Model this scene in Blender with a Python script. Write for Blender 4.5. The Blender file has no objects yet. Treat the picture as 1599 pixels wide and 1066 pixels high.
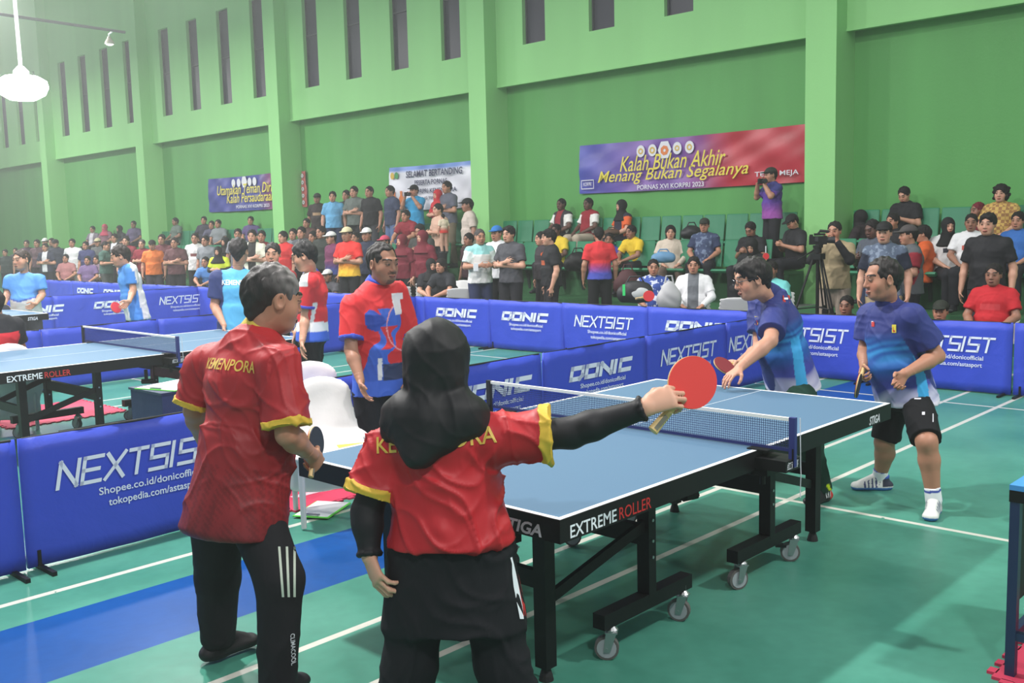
import bpy, math, random
import numpy as np
from mathutils import Vector, Matrix
from mathutils.bvhtree import BVHTree

random.seed(7)
rng = np.random.default_rng(7)
SC = bpy.context.scene
COL = SC.collection
V3 = lambda *a: np.array(a, float)

# ------------------------------------------------------------------ camera, world, lamps, exposure
W, H, F = 1599.0, 1066.0, 1552.14
CAM = V3(-2.4948, -2.1620, 1.7564)
YAW, PITCH, ROLL = 0.7586, -0.1148, -0.0250
cf = V3(math.cos(PITCH)*math.cos(YAW), math.cos(PITCH)*math.sin(YAW), math.sin(PITCH))
r0 = np.cross(cf, V3(0, 0, 1)); r0 /= np.linalg.norm(r0)
u0 = np.cross(r0, cf)
cr = math.cos(ROLL)*r0 + math.sin(ROLL)*u0
cu = -math.sin(ROLL)*r0 + math.cos(ROLL)*u0
cam = bpy.data.cameras.new('camera')
cam.sensor_width = 36.0
cam.lens = F*36.0/W
cam.clip_end = 200
camo = bpy.data.objects.new('camera', cam)
camo.matrix_world = Matrix(((cr[0], cu[0], -cf[0], CAM[0]), (cr[1], cu[1], -cf[1], CAM[1]), (cr[2], cu[2], -cf[2], CAM[2]), (0, 0, 0, 1)))
COL.objects.link(camo)
SC.camera = camo

def lin(c):
    c = np.asarray(c, float)/255.0
    return np.where(c <= .04045, c/12.92, ((c+.055)/1.055)**2.4)

world = bpy.data.worlds.new('world')
world.use_nodes = True
world.node_tree.nodes['Background'].inputs[0].default_value = (.86, .95, 1.0, 1)
world.node_tree.nodes['Background'].inputs[1].default_value = 0.42
SC.world = world

def glare(density, g):  # scattering volume added to imitate veiling lens glare around the lamps
    m = bpy.data.materials.new('glare_volume'); m.use_nodes = True; nt = m.node_tree; nt.nodes.remove(nt.nodes['Principled BSDF'])
    v = nt.nodes.new('ShaderNodeVolumeScatter'); v.inputs['Density'].default_value = density; v.inputs['Anisotropy'].default_value = g; v.inputs['Color'].default_value = (.94, 1, .97, 1)
    nt.links.new(v.outputs[0], nt.nodes['Material Output'].inputs['Volume'])
    me = bpy.data.meshes.new('glare'); x0, y0, z0, x1, y1, z1 = -11.5, -13.5, .02, 15.5, 59, 9.5
    me.from_pydata([(x, y, z) for x in (x0, x1) for y in (y0, y1) for z in (z0, z1)], [], [(0, 1, 3, 2), (4, 6, 7, 5), (0, 4, 5, 1), (2, 3, 7, 6), (0, 2, 6, 4), (1, 5, 7, 3)])
    me.materials.append(m); o = bpy.data.objects.new('glare', me); COL.objects.link(o); o['kind'] = 'stuff'; o['label'] = 'thin bright haze of the lens around the lamps, added as a volume in the hall'; o['category'] = 'glare'

def lamp(x, y, z, power, size=.9, col=(1, .98, .95)):
    l = bpy.data.lights.new('hall_lamp', 'AREA')
    l.shape = 'DISK'; l.size = size; l.energy = power; l.color = col
    o = bpy.data.objects.new('hall_lamp', l)
    o.location = (x, y, z)
    COL.objects.link(o)
for (x, y, z, pw, sz) in [(.2, 4.3, 7.2, 720, .35), (6.2, 4.6, 7.4, 230, .6), (3.0, -4.6, 7.2, 430, .5), (-3.4, -4.2, 7.2, 330, .6), (8.6, -3.6, 7.4, 110, .6),
                          (-.5, 9.6, 7.4, 430, .6), (4.6, 11.6, 7.4, 520, .6), (.5, 15.5, 7.3, 330, .6), (1.5, 20.5, 7.2, 760, .8), (6.2, 22.0, 7.4, 700, .8), (6.6, 33, 7.4, 900, .8)]:
    lamp(x, y, z, pw, sz)

SC.view_settings.view_transform = 'Standard'
SC.view_settings.look = 'None'
SC.view_settings.gamma = 1.0
SC.view_settings.use_curve_mapping = False
SC.view_settings.exposure = 0.12
glare(.0056, .6)

# ------------------------------------------------------------------ pixel helpers (photograph of 1599 x 1066)
def ray(x, y): return (x-W/2)/F*cr + (H/2-y)/F*cu + cf
def at(x, y, D): return CAM + D*ray(x, y)
def onz(x, y, z=0.0):
    d = ray(x, y); return CAM + (z-CAM[2])/d[2]*d
def gnd(x, D, z):                       # the point of image column x at depth D and height z
    P = at(x, 0, D); Q = at(x, H, D)
    t = (z-P[2])/(Q[2]-P[2]); return P+t*(Q-P)
TH, XW, YW = 0.0134, 11.9491, 5.2445    # back wall: angle to the court, front of the pillars, first pillar
wd = V3(math.sin(TH), math.cos(TH), 0); wn = V3(math.cos(TH), -math.sin(TH), 0)
def wp(dep, s, z): return V3(XW, 0, 0) + s*wd + dep*wn + V3(0, 0, z)
def onw(x, y, dep):
    r_ = ray(x, y); P0 = V3(XW, 0, 0)+dep*wn
    P = CAM + ((P0-CAM) @ wn)/(r_ @ wn)*r_
    return (P-P0) @ wd, P[2]

# ------------------------------------------------------------------ materials
MATS = {}
def mat(name, rgb, rough=.6, metal=0.0, spec=.5, bump=None, var=0.0, emit=0.0):
    if name in MATS: return MATS[name]
    m = bpy.data.materials.new(name); m.use_nodes = True
    nt = m.node_tree; b = nt.nodes['Principled BSDF']
    c = (*lin(rgb), 1)
    b.inputs['Base Color'].default_value = c
    b.inputs['Roughness'].default_value = rough
    b.inputs['Metallic'].default_value = metal
    b.inputs['Specular IOR Level'].default_value = spec
    if emit:
        b.inputs['Emission Color'].default_value = c; b.inputs['Emission Strength'].default_value = emit
    if bump or var:
        tc = nt.nodes.new('ShaderNodeTexCoord')
        n = nt.nodes.new('ShaderNodeTexNoise'); n.inputs['Scale'].default_value = bump[0] if bump else 3.0; n.inputs['Detail'].default_value = 4
        nt.links.new(tc.outputs['Object'], n.inputs['Vector'])
        if bump:
            bp = nt.nodes.new('ShaderNodeBump'); bp.inputs['Strength'].default_value = bump[1]; bp.inputs['Distance'].default_value = bump[2]
            nt.links.new(n.outputs['Fac'], bp.inputs['Height']); nt.links.new(bp.outputs['Normal'], b.inputs['Normal'])
        if var:
            hs = nt.nodes.new('ShaderNodeHueSaturation'); hs.inputs['Color'].default_value = c
            mr = nt.nodes.new('ShaderNodeMapRange'); mr.inputs[3].default_value = 1-var; mr.inputs[4].default_value = 1+var
            nt.links.new(n.outputs['Fac'], mr.inputs[0]); nt.links.new(mr.outputs[0], hs.inputs['Value']); nt.links.new(hs.outputs[0], b.inputs['Base Color'])
    MATS[name] = m
    return m

def vmat(name, rough=.6, spec=.4, sheen=0.0, bump=None, sub=0.0):   # colour from the point attribute "Col"
    if name in MATS: return MATS[name]
    m = bpy.data.materials.new(name); m.use_nodes = True
    nt = m.node_tree; b = nt.nodes['Principled BSDF']
    a = nt.nodes.new('ShaderNodeAttribute'); a.attribute_name = 'Col'
    nt.links.new(a.outputs['Color'], b.inputs['Base Color'])
    b.inputs['Roughness'].default_value = rough; b.inputs['Specular IOR Level'].default_value = spec
    if sub:
        b.inputs['Subsurface Weight'].default_value = sub; b.inputs['Subsurface Radius'].default_value = (.012, .005, .003)
    if bump:
        tc = nt.nodes.new('ShaderNodeTexCoord'); n = nt.nodes.new('ShaderNodeTexNoise'); n.inputs['Scale'].default_value = bump[0]; n.inputs['Detail'].default_value = 3
        mp = nt.nodes.new('ShaderNodeMapping'); mp.inputs['Scale'].default_value = bump[3] if len(bump) > 3 else (1, 1, 1)
        nt.links.new(tc.outputs['Object'], mp.inputs[0]); nt.links.new(mp.outputs[0], n.inputs['Vector'])
        bp = nt.nodes.new('ShaderNodeBump'); bp.inputs['Strength'].default_value = bump[1]; bp.inputs['Distance'].default_value = bump[2]
        nt.links.new(n.outputs['Fac'], bp.inputs['Height']); nt.links.new(bp.outputs['Normal'], b.inputs['Normal'])
    MATS[name] = m
    return m

M_black = mat('black_steel', (15, 16, 18), .5, 0, .3, bump=(60, .1, .002))
M_dark = mat('dark_plastic', (30, 31, 36), .5)
M_white = mat('white_print', (235, 238, 245), .6)
M_chrome = mat('caster_steel', (175, 178, 180), .3, .85)
M_wheel = mat('grey_wheel', (160, 165, 170), .45)
M_tyre = mat('tyre_grey', (95, 92, 90), .6)
M_rubber = mat('black_rubber', (22, 22, 24), .7)
M_skinv = vmat('skin', .48, .35, sub=.06)
M_shirtv = vmat('sports_shirt', .62, .3, bump=(9, .35, .02, (1, 1, .45)))
M_satin = vmat('satin_shirt', .50, .35, bump=(8, .5, .02, (1, 1, .5)))
M_pants = vmat('trouser_cloth', .8, .2, bump=(9, .4, .02, (1, 1, .5)))
M_shoev = vmat('shoe_upper', .55, .4)
M_hairv = vmat('hair_strands', .55, .35, bump=(90, .6, .006, (1, 1, .3)))
M_scarfv = vmat('headscarf_cloth', .58, .3, bump=(7, .4, .012, (1.4, 1.4, .35)))

# ------------------------------------------------------------------ object helpers
def tag(o, label=None, cat=None, group=None, kind=None):
    if label: o['label'] = label
    if cat: o['category'] = cat
    if group: o['group'] = group
    if kind: o['kind'] = kind
    return o
def link(name, me, parent=None, loc=(0, 0, 0), rz=0.0, sc=1.0):
    o = bpy.data.objects.new(name, me); COL.objects.link(o)
    o.location = loc; o.rotation_euler = (0, 0, rz)
    if sc != 1.0: o.scale = (sc, sc, sc)
    if parent is not None: o.parent = parent
    return o
def empty(name, loc=(0, 0, 0), rz=0.0, sc=1.0):
    o = link(name, None, None, loc, rz, sc); o.empty_display_size = .1; return o
def copy_tree(o, parent=None):
    c = o.copy(); COL.objects.link(c)
    if parent is not None: c.parent = parent
    for ch in list(o.children): copy_tree(ch, c)
    return c

class MB:                                  # collects simple solids for ONE mesh
    def __init__(s): s.v = []; s.f = []
    def add(s, vs, fs):
        n = len(s.v); s.v += [tuple(map(float, p)) for p in vs]; s.f += [tuple(i+n for i in f) for f in fs]; return s
    def box(s, c, d, M=None):
        hx, hy, hz = d[0]/2, d[1]/2, d[2]/2
        P = [V3(x, y, z) for x in (-hx, hx) for y in (-hy, hy) for z in (-hz, hz)]
        if M is not None: P = [M @ p for p in P]
        P = [p+np.array(c, float) for p in P]
        return s.add(P, [(0, 1, 3, 2), (4, 6, 7, 5), (0, 4, 5, 1), (2, 3, 7, 6), (0, 2, 6, 4), (1, 5, 7, 3)])
    def bbox(s, lo, hi):
        lo = np.array(lo, float); hi = np.array(hi, float); return s.box((lo+hi)/2, hi-lo)
    def bar(s, a, b, w, h=None, up=(0, 0, 1)):         # square tube from a to b
        a = np.array(a, float); b = np.array(b, float); d = b-a; L = np.linalg.norm(d); d /= L
        upv = np.array(up, float)
        if abs(d @ upv) > .95: upv = V3(1, 0, 0)
        x = np.cross(d, upv); x /= np.linalg.norm(x); z = np.cross(x, d)
        return s.box((a+b)/2, (w, L, h or w), np.stack([x, d, z], 1))
    def tube(s, pts, r, n=8, cap=True):
        pts = [np.array(p, float) for p in pts]; rs = r if hasattr(r, '__len__') else [r]*len(pts)
        rings = []; px = None
        for i, p in enumerate(pts):
            d = pts[min(i+1, len(pts)-1)]-pts[max(i-1, 0)]; d = d/(np.linalg.norm(d)+1e-9)
            if px is None:
                a = V3(0, 0, 1) if abs(d[2]) < .9 else V3(1, 0, 0); px = np.cross(d, a)
            px = px-(px @ d)*d; px /= np.linalg.norm(px)+1e-9; py = np.cross(d, px)
            rings.append([p+rs[i]*(math.cos(2*math.pi*k/n)*px+math.sin(2*math.pi*k/n)*py) for k in range(n)])
        vs = [q for rg in rings for q in rg]; fs = []
        for i in range(len(pts)-1):
            for k in range(n):
                fs.append((i*n+k, i*n+(k+1) % n, (i+1)*n+(k+1) % n, (i+1)*n+k))
        if cap: fs += [tuple(range(n))[::-1], tuple(range((len(pts)-1)*n, len(pts)*n))]
        return s.add(vs, fs)
    def prism(s, poly, z0, z1, M=None, o=(0, 0, 0)):   # polygon in local xy, extruded in local z
        n = len(poly); P = [V3(x, y, z0) for x, y in poly]+[V3(x, y, z1) for x, y in poly]
        if M is not None: P = [M @ p for p in P]
        P = [p+np.array(o, float) for p in P]
        return s.add(P, [tuple(range(n))[::-1], tuple(range(n, 2*n))]+[(i, (i+1) % n, n+(i+1) % n, n+i) for i in range(n)])
    def mesh(s, name, m, smooth=False):
        me = bpy.data.meshes.new(name); me.from_pydata(s.v, [], s.f)
        me.materials.append(m)
        if smooth: me.polygons.foreach_set('use_smooth', [True]*len(me.polygons))
        me.update(); return me
    def obj(s, name, m, parent=None, loc=(0, 0, 0), rz=0.0, smooth=False):
        return link(name, s.mesh(name, m, smooth), parent, loc, rz)
def rotx(a): c, s = math.cos(a), math.sin(a); return np.array([[1, 0, 0], [0, c, -s], [0, s, c]])
def rotz(a): c, s = math.cos(a), math.sin(a); return np.array([[c, -s, 0], [s, c, 0], [0, 0, 1]])
FACE_MY = np.array([[1, 0, 0], [0, 0, -1], [0, 1, 0.]])        # print standing in xz, read from -y
FACE_MX = np.array([[0, 0, -1], [-1, 0, 0], [0, 1, 0.]])       # print standing in yz, read from -x

# flat print: letters from the built-in font, or from strokes
TXT = {}
def text_poly(body, bold=0.0, shear=0.0, space=1.0):
    key = (body, bold, shear, space)
    if key not in TXT:
        cu_ = bpy.data.curves.new('lettering', 'FONT'); cu_.body = body; cu_.size = 1.0; cu_.offset = bold; cu_.shear = shear
        cu_.space_character = space; cu_.resolution_u = 3
        o = bpy.data.objects.new('lettering', cu_); COL.objects.link(o)
        bpy.context.view_layer.update()
        dg = bpy.context.evaluated_depsgraph_get()
        me = bpy.data.meshes.new_from_object(o.evaluated_get(dg))
        vs = np.array([v.co[:] for v in me.vertices]).reshape(-1, 3)[:, :2]; fs = [tuple(p.vertices) for p in me.polygons]
        bpy.data.objects.remove(o); bpy.data.meshes.remove(me)
        vs = vs-vs.min(0)
        TXT[key] = (vs, fs, vs.max(0))
    return TXT[key]
GL = {'D': [[(0, 0), (.8, 0), (1, .25), (1, 1), (0, 1), (0, 0)]], 'O': [[(0, 0), (1, 0), (1, 1), (0, 1), (0, 0)]],
      'N': [[(0, 0), (0, 1)], [(0, 1), (1, 0)], [(1, 0), (1, 1)]], 'I': [[(0, 0), (0, 1)]], 'C': [[(1, 1), (0, 1), (0, 0), (1, 0)]],
      'E': [[(1, 1), (0, 1), (0, 0), (1, 0)], [(0, .5), (.85, .5)]], 'X': [[(0, 0), (1, 1)], [(0, 1), (1, 0)]],
      'T': [[(0, 1), (1, 1)], [(.5, 1), (.5, 0)]], 'S': [[(1, 1), (0, 1), (0, .5), (1, .5), (1, 0), (0, 0)]]}
def stroke_word(word, w, h, th, gap, shear, sub=0):
    vs, fs = [], []; x = 0.0
    for ch in word:
        cw = .02 if ch == 'I' else w
        for pl in GL[ch]:
            for (a, b) in zip(pl[:-1], pl[1:]):
                a = V3(x+a[0]*cw, a[1]*h, 0)[:2]; b = V3(x+b[0]*cw, b[1]*h, 0)[:2]
                d = (b-a)/np.linalg.norm(b-a); nn = V3(-d[1], d[0], 0)[:2]*th/2; e = d*th/2
                n = len(vs); vs += [a-e-nn, b+e-nn, b+e+nn, a-e+nn]; fs.append((n, n+1, n+2, n+3))
        x += cw+gap
    vs = np.array(vs); vs[:, 0] += shear*vs[:, 1]; vs -= vs.min(0)
    return vs, fs, vs.max(0)
def put_print(mb, poly, width, x, z, M, o, height=None, center=False, lift=.0):
    vs, fs, ext = poly; k = width/ext[0]; ky = k if height is None else height/ext[1]
    P = [np.array(o, float)+M @ V3(x+(v[0]-(ext[0]/2 if center else 0))*k, z+v[1]*ky, lift) for v in vs]
    mb.add(P, fs)

def new_mesh(name, Vt, Q, mats, cols=None):     # numpy vertices and quads -> smooth mesh
    me = bpy.data.meshes.new(name); n = len(Q)
    me.vertices.add(len(Vt)); me.vertices.foreach_set('co', np.ascontiguousarray(Vt, np.float32).ravel())
    me.loops.add(4*n); me.loops.foreach_set('vertex_index', np.ascontiguousarray(Q, np.int32).ravel())
    me.polygons.add(n); me.polygons.foreach_set('loop_start', np.arange(0, 4*n, 4, dtype=np.int32))
    me.update(calc_edges=True); me.validate()
    me.polygons.foreach_set('use_smooth', np.ones(n, bool))
    if cols is not None:
        ca = me.color_attributes.new('Col', 'FLOAT_COLOR', 'POINT')
        c4 = np.ones((len(Vt), 4), np.float32); c4[:, :3] = cols; ca.data.foreach_set('color', c4.ravel())
    for m in mats: me.materials.append(m)
    me.update(); return me

# ------------------------------------------------------------------ bodies and cloth: blended distance fields meshed into one skin
def _clip(d, X, Y, Z, clip):
    for p, n in clip:
        n = np.asarray(n, float); n = n/np.linalg.norm(n)
        d = np.maximum(d, (X-p[0])*n[0]+(Y-p[1])*n[1]+(Z-p[2])*n[2])
    return d
def cone(a, b, ra, rb, k=.02, clip=(), op=1):
    a = np.asarray(a, float); b = np.asarray(b, float); ax = b-a; L2 = max(ax @ ax, 1e-9); R_ = max(ra, rb)
    def fn(X, Y, Z):
        t = np.clip(((X-a[0])*ax[0]+(Y-a[1])*ax[1]+(Z-a[2])*ax[2])/L2, 0, 1)
        d = np.sqrt((X-a[0]-t*ax[0])**2+(Y-a[1]-t*ax[1])**2+(Z-a[2]-t*ax[2])**2)-(ra+(rb-ra)*t)
        return _clip(d, X, Y, Z, clip)
    return (np.minimum(a, b)-R_, np.maximum(a, b)+R_, fn, k, op)
def econe(a, b, wa, wb, side, k=.03, clip=(), op=1, cap=1.0):
    a = np.asarray(a, float); b = np.asarray(b, float); ax = b-a; L = np.linalg.norm(ax); u = ax/L
    s = np.asarray(side, float); s = s-(s @ u)*u; s /= np.linalg.norm(s); n = np.cross(u, s)
    R_ = max(*wa, *wb)
    def fn(X, Y, Z):
        dx, dy, dz = X-a[0], Y-a[1], Z-a[2]
        q = dx*u[0]+dy*u[1]+dz*u[2]; t = np.clip(q/L, 0, 1); e = q-t*L
        w = wa[0]+(wb[0]-wa[0])*t; dd = wa[1]+(wb[1]-wa[1])*t; m = np.minimum(w, dd)
        uu = dx*s[0]+dy*s[1]+dz*s[2]; vv = dx*n[0]+dy*n[1]+dz*n[2]
        d = (np.sqrt((uu/w)**2+(vv/dd)**2+(e/(m*cap))**2)-1)*m
        return _clip(d, X, Y, Z, clip)
    return (np.minimum(a, b)-R_, np.maximum(a, b)+R_, fn, k, op)
def ell(c, r, Rm=None, k=.02, clip=(), op=1):
    c = np.asarray(c, float); Rm = np.eye(3) if Rm is None else np.asarray(Rm); R_ = max(r)
    def fn(X, Y, Z):
        dx, dy, dz = X-c[0], Y-c[1], Z-c[2]
        p = [dx*Rm[0, i]+dy*Rm[1, i]+dz*Rm[2, i] for i in range(3)]
        k0 = np.sqrt((p[0]/r[0])**2+(p[1]/r[1])**2+(p[2]/r[2])**2)
        k1 = np.sqrt((p[0]/r[0]**2)**2+(p[1]/r[1]**2)**2+(p[2]/r[2]**2)**2)+1e-6
        return _clip(k0*(k0-1)/k1, X, Y, Z, clip)
    return (c-R_, c+R_, fn, k, op)
def field(shape, h, box=None, cuts=()):
    lo = np.min([p[0] for p in shape if p[4] == 1], 0)-3*h-.01; hi = np.max([p[1] for p in shape if p[4] == 1], 0)+3*h+.01
    if box is not None: lo = np.maximum(lo, box[0]); hi = np.minimum(hi, box[1])
    n = np.maximum(np.ceil((hi-lo)/h).astype(int)+1, 3)
    A = np.full(n, .5, np.float32)
    ax = [(lo[i]+h*np.arange(n[i])).astype(np.float32) for i in range(3)]
    for (plo, phi, fn, k, op) in shape:
        m = k+2.5*h
        i0 = np.maximum(np.floor((plo-m-lo)/h).astype(int), 0); i1 = np.minimum(np.ceil((phi+m-lo)/h).astype(int)+1, n)
        if np.any(i1 <= i0): continue
        sl = tuple(slice(i0[j], i1[j]) for j in range(3))
        d = fn(ax[0][sl[0]][:, None, None], ax[1][sl[1]][None, :, None], ax[2][sl[2]][None, None, :]).astype(np.float32)
        B = A[sl]
        if op == 1:
            hh = np.maximum(k-np.abs(B-d), 0)/k; A[sl] = np.minimum(B, d)-hh*hh*k*.25
        else:
            d = -d; hh = np.maximum(k-np.abs(B-d), 0)/k; A[sl] = np.maximum(B, d)+hh*hh*k*.25
    for p, nn in cuts:
        nn = np.asarray(nn, float); nn = nn/np.linalg.norm(nn)
        A = np.maximum(A, ((ax[0][:, None, None]-p[0])*nn[0]+(ax[1][None, :, None]-p[1])*nn[1]+(ax[2][None, None, :]-p[2])*nn[2]).astype(np.float32))
    return A, lo
def nets(A, o, h):
    neg = A < 0
    c = np.zeros(np.array(A.shape)-1, np.int8)
    offs = [(i, j, k) for i in (0, 1) for j in (0, 1) for k in (0, 1)]
    nx, ny, nz = A.shape
    for (i, j, k) in offs: c += neg[i:nx-1+i, j:ny-1+j, k:nz-1+k]
    act = (c > 0) & (c < 8)
    idx = np.argwhere(act)
    ids = np.full(act.shape, -1, np.int32); ids[act] = np.arange(len(idx))
    vals = np.stack([A[idx[:, 0]+i, idx[:, 1]+j, idx[:, 2]+k] for (i, j, k) in offs], 1)
    P = np.zeros((len(idx), 3)); cnt = np.zeros(len(idx)); of = np.array(offs, float)
    for a in range(8):
        for b in range(a+1, 8):
            if np.abs(of[a]-of[b]).sum() != 1: continue
            m = (vals[:, a] < 0) != (vals[:, b] < 0)
            t = vals[m, a]/(vals[m, a]-vals[m, b])
            P[m] += of[a]+t[:, None]*(of[b]-of[a]); cnt[m] += 1
    P = (idx+P/np.maximum(cnt, 1)[:, None])*h+o
    Q = []
    for axx in range(3):
        e = np.moveaxis(neg, axx, 0); I = np.moveaxis(ids, axx, 0)
        d = e[:-1] != e[1:]
        d = d[:, 1:-1, 1:-1]
        w = np.argwhere(d)
        if len(w) == 0: continue
        i, j, k = w[:, 0], w[:, 1]+1, w[:, 2]+1
        q = np.stack([I[i, j-1, k-1], I[i, j, k-1], I[i, j, k], I[i, j-1, k]], 1)
        ins = e[i, j, k]
        flip = ~ins if axx != 1 else ins
        q[flip] = q[flip][:, ::-1]
        Q.append(q[(q >= 0).all(1)])
    return P, (np.concatenate(Q) if Q else np.zeros((0, 4), int))
def normals(P, Q):
    N = np.zeros_like(P); a = np.cross(P[Q[:, 2]]-P[Q[:, 0]], P[Q[:, 3]]-P[Q[:, 1]])
    for i in range(4): np.add.at(N, Q[:, i], a)
    return N/(np.linalg.norm(N, axis=1)[:, None]+1e-12)
def relax(P, Q, n=1, f=.5):
    for _ in range(n):
        S = np.zeros_like(P); c = np.zeros(len(P))
        for i in range(4):
            np.add.at(S, Q[:, i], P[Q[:, (i+1) % 4]]); np.add.at(c, Q[:, i], 1)
            np.add.at(S, Q[:, i], P[Q[:, (i+3) % 4]]); np.add.at(c, Q[:, i], 1)
        P = P*(1-f)+f*S/np.maximum(c, 1)[:, None]
    return P
def skin(shape, h, box=None, cuts=(), sm=1):
    A, o = field(shape, h, box, cuts); P, Q = nets(A, o, h)
    return relax(P, Q, sm), Q
def merge(parts):
    Ps, Qs, n = [], [], 0
    for P, Q in parts: Ps.append(P); Qs.append(Q+n); n += len(P)
    return np.concatenate(Ps), np.concatenate(Qs)
def unit(v): v = np.asarray(v, float); return v/np.linalg.norm(v)
def fold(P, N, amp, s=1.0, dirs=((9, 3, 14), (-7, 11, 10), (3, -12, 17))):
    d = np.zeros(len(P))
    for i, k in enumerate(dirs):
        k = np.array(k)*s; w = P @ np.array((5.3+i, -4.1, 3.7+i*.7))*s
        d += np.sin(P @ k+1.7*np.sin(w)+i*2.1)
    return P+N*(amp*d/len(dirs))[:, None]

def crease(P, N, amp, s=1.0, seed=0.0):
    d = np.zeros(len(P))
    for i, k in enumerate(((9, 7, 15), (-10, 6, 12), (15, -11, 4), (4, 14, -11), (-18, -13, 8))):
        k = np.array(k, float)*s; w = P @ np.array((6.3+i, -5.1+i*.5, 4.7+i*.7))*s; w2 = P @ np.array((-9.1, 7.3-i, 11.3))*s
        r = 1-np.abs(np.sin(P @ k*.7+1.7*np.sin(w)+.8*np.sin(w2)+i*2.1+seed)); m = .5+.5*np.sin(P @ np.array((2.1, 3.3-i, 2.9))*s+i*1.3)
        d += (r**3-.25)*m
    return P+N*(amp*d*.55)[:, None]

# head in its own frame: x = person's right, y = forward, z = up, origin between the ears
def head_prims(c, Rm, s=1.0, chin=0.0, ears=True, nose=1.0, fat=0.0):
    T = lambda x, y, z: np.asarray(c)+s*(Rm @ V3(x, y, z))
    E = lambda p, r, k=.02, op=1, rot=None: ell(T(*p), [q*s for q in r], Rm if rot is None else Rm @ rot, k*s, (), op)
    L = [E((0, -.014, .032), (.076, .094, .087), .03), E((0, .020, -.03), (.065+fat, .068, .082), .03),
         E((0, .043, -.085-chin), (.045+fat, .036, .030), .035), E((.040+fat, .046, -.032), (.024, .024, .028), .025), E((-.040-fat, .046, -.032), (.024, .024, .028), .025),
         cone(T(-.034, .080, .029), T(.034, .080, .029), .011*s, .011*s, .018*s),
         E((.033, .103, .009), (.019, .0115, .009), .012, -1), E((-.033, .103, .009), (.019, .0115, .009), .012, -1),
         E((.032, .078, .007), (.013, .013, .010), .003), E((-.032, .078, .007), (.013, .013, .010), .003),
         cone(T(0, .084, .014), T(0, .0925+.004*nose, -.026), .009*s, .0135*s*nose, .012*s),
         E((.013, .090, -.030), (.010*nose, .010, .008), .006), E((-.013, .090, -.030), (.010*nose, .010, .008), .006),
         E((0, .088, -.060), (.024, .010, .0055), .005), E((0, .087, -.069), (.021, .011, .0065), .004)]
    if ears:
        for sx in (1, -1):
            L.append(E((sx*(.077+fat*.5), -.012, -.004), (.009, .021, .033), .006, 1, rotz(-sx*.35)))
            L.append(E((sx*(.084+fat*.5), -.008, -.002), (.006, .012, .020), .004, -1, rotz(-sx*.35)))
    return L
def head_colors(P, c, Rm, s, base, brow=(35, 27, 24), lip=(150, 92, 82), stubble=None):
    q = ((P-c) @ Rm)/s; x, y, z = q[:, 0], q[:, 1], q[:, 2]; ax = np.abs(x)
    C = np.tile(lin(base), (len(P), 1))
    n = .93+.09*np.sin(P @ V3(41, 37, 29))*np.sin(P @ V3(-23, 47, 31)); C *= n[:, None]
    front = (y > .045) & (np.abs(z) < .12) & (ax < .09)
    ck = front & (((ax-.04)/.03)**2+((z+.03)/.03)**2 < 1); C[ck] *= np.array((1.06, .93, .92))
    eye = front & (((ax-.032)/.0135)**2+((z-.007)/.0052)**2 < 1); C[eye] = lin(base)*.45+lin((120, 112, 108))*.35
    iris = front & ((ax-.032)**2+((z-.007)/.95)**2 < .0058**2); C[iris] = lin((25, 18, 15))
    lash = front & (np.abs(((ax-.032)/.0145)**2+((z-.0072)/.0055)**2-1) < .30) & (z > .0075); C[lash] = lin((52, 36, 30))
    bz = .030+.006*np.cos((ax-.034)*70); bw = front & (np.abs(z-bz) < .0052) & (ax > .013) & (ax < .055); C[bw] = lin(brow)
    lp = front & (y > .07) & (((x)/.025)**2+((z+.0645)/.0105)**2 < 1); C[lp] = lin(lip)
    mo = front & (y > .07) & (ax < .024) & (np.abs(z+.0645) < .0022); C[mo] = lin((70, 35, 32))
    if stubble is not None:
        st = front & (((ax < .034) & (z > -.054) & (z < -.040) & (y > .08)) | ((z < -.085) & (y > .055) & (ax < .03))); C[st] = C[st]*.4+.6*lin(stubble)
    return C
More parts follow.
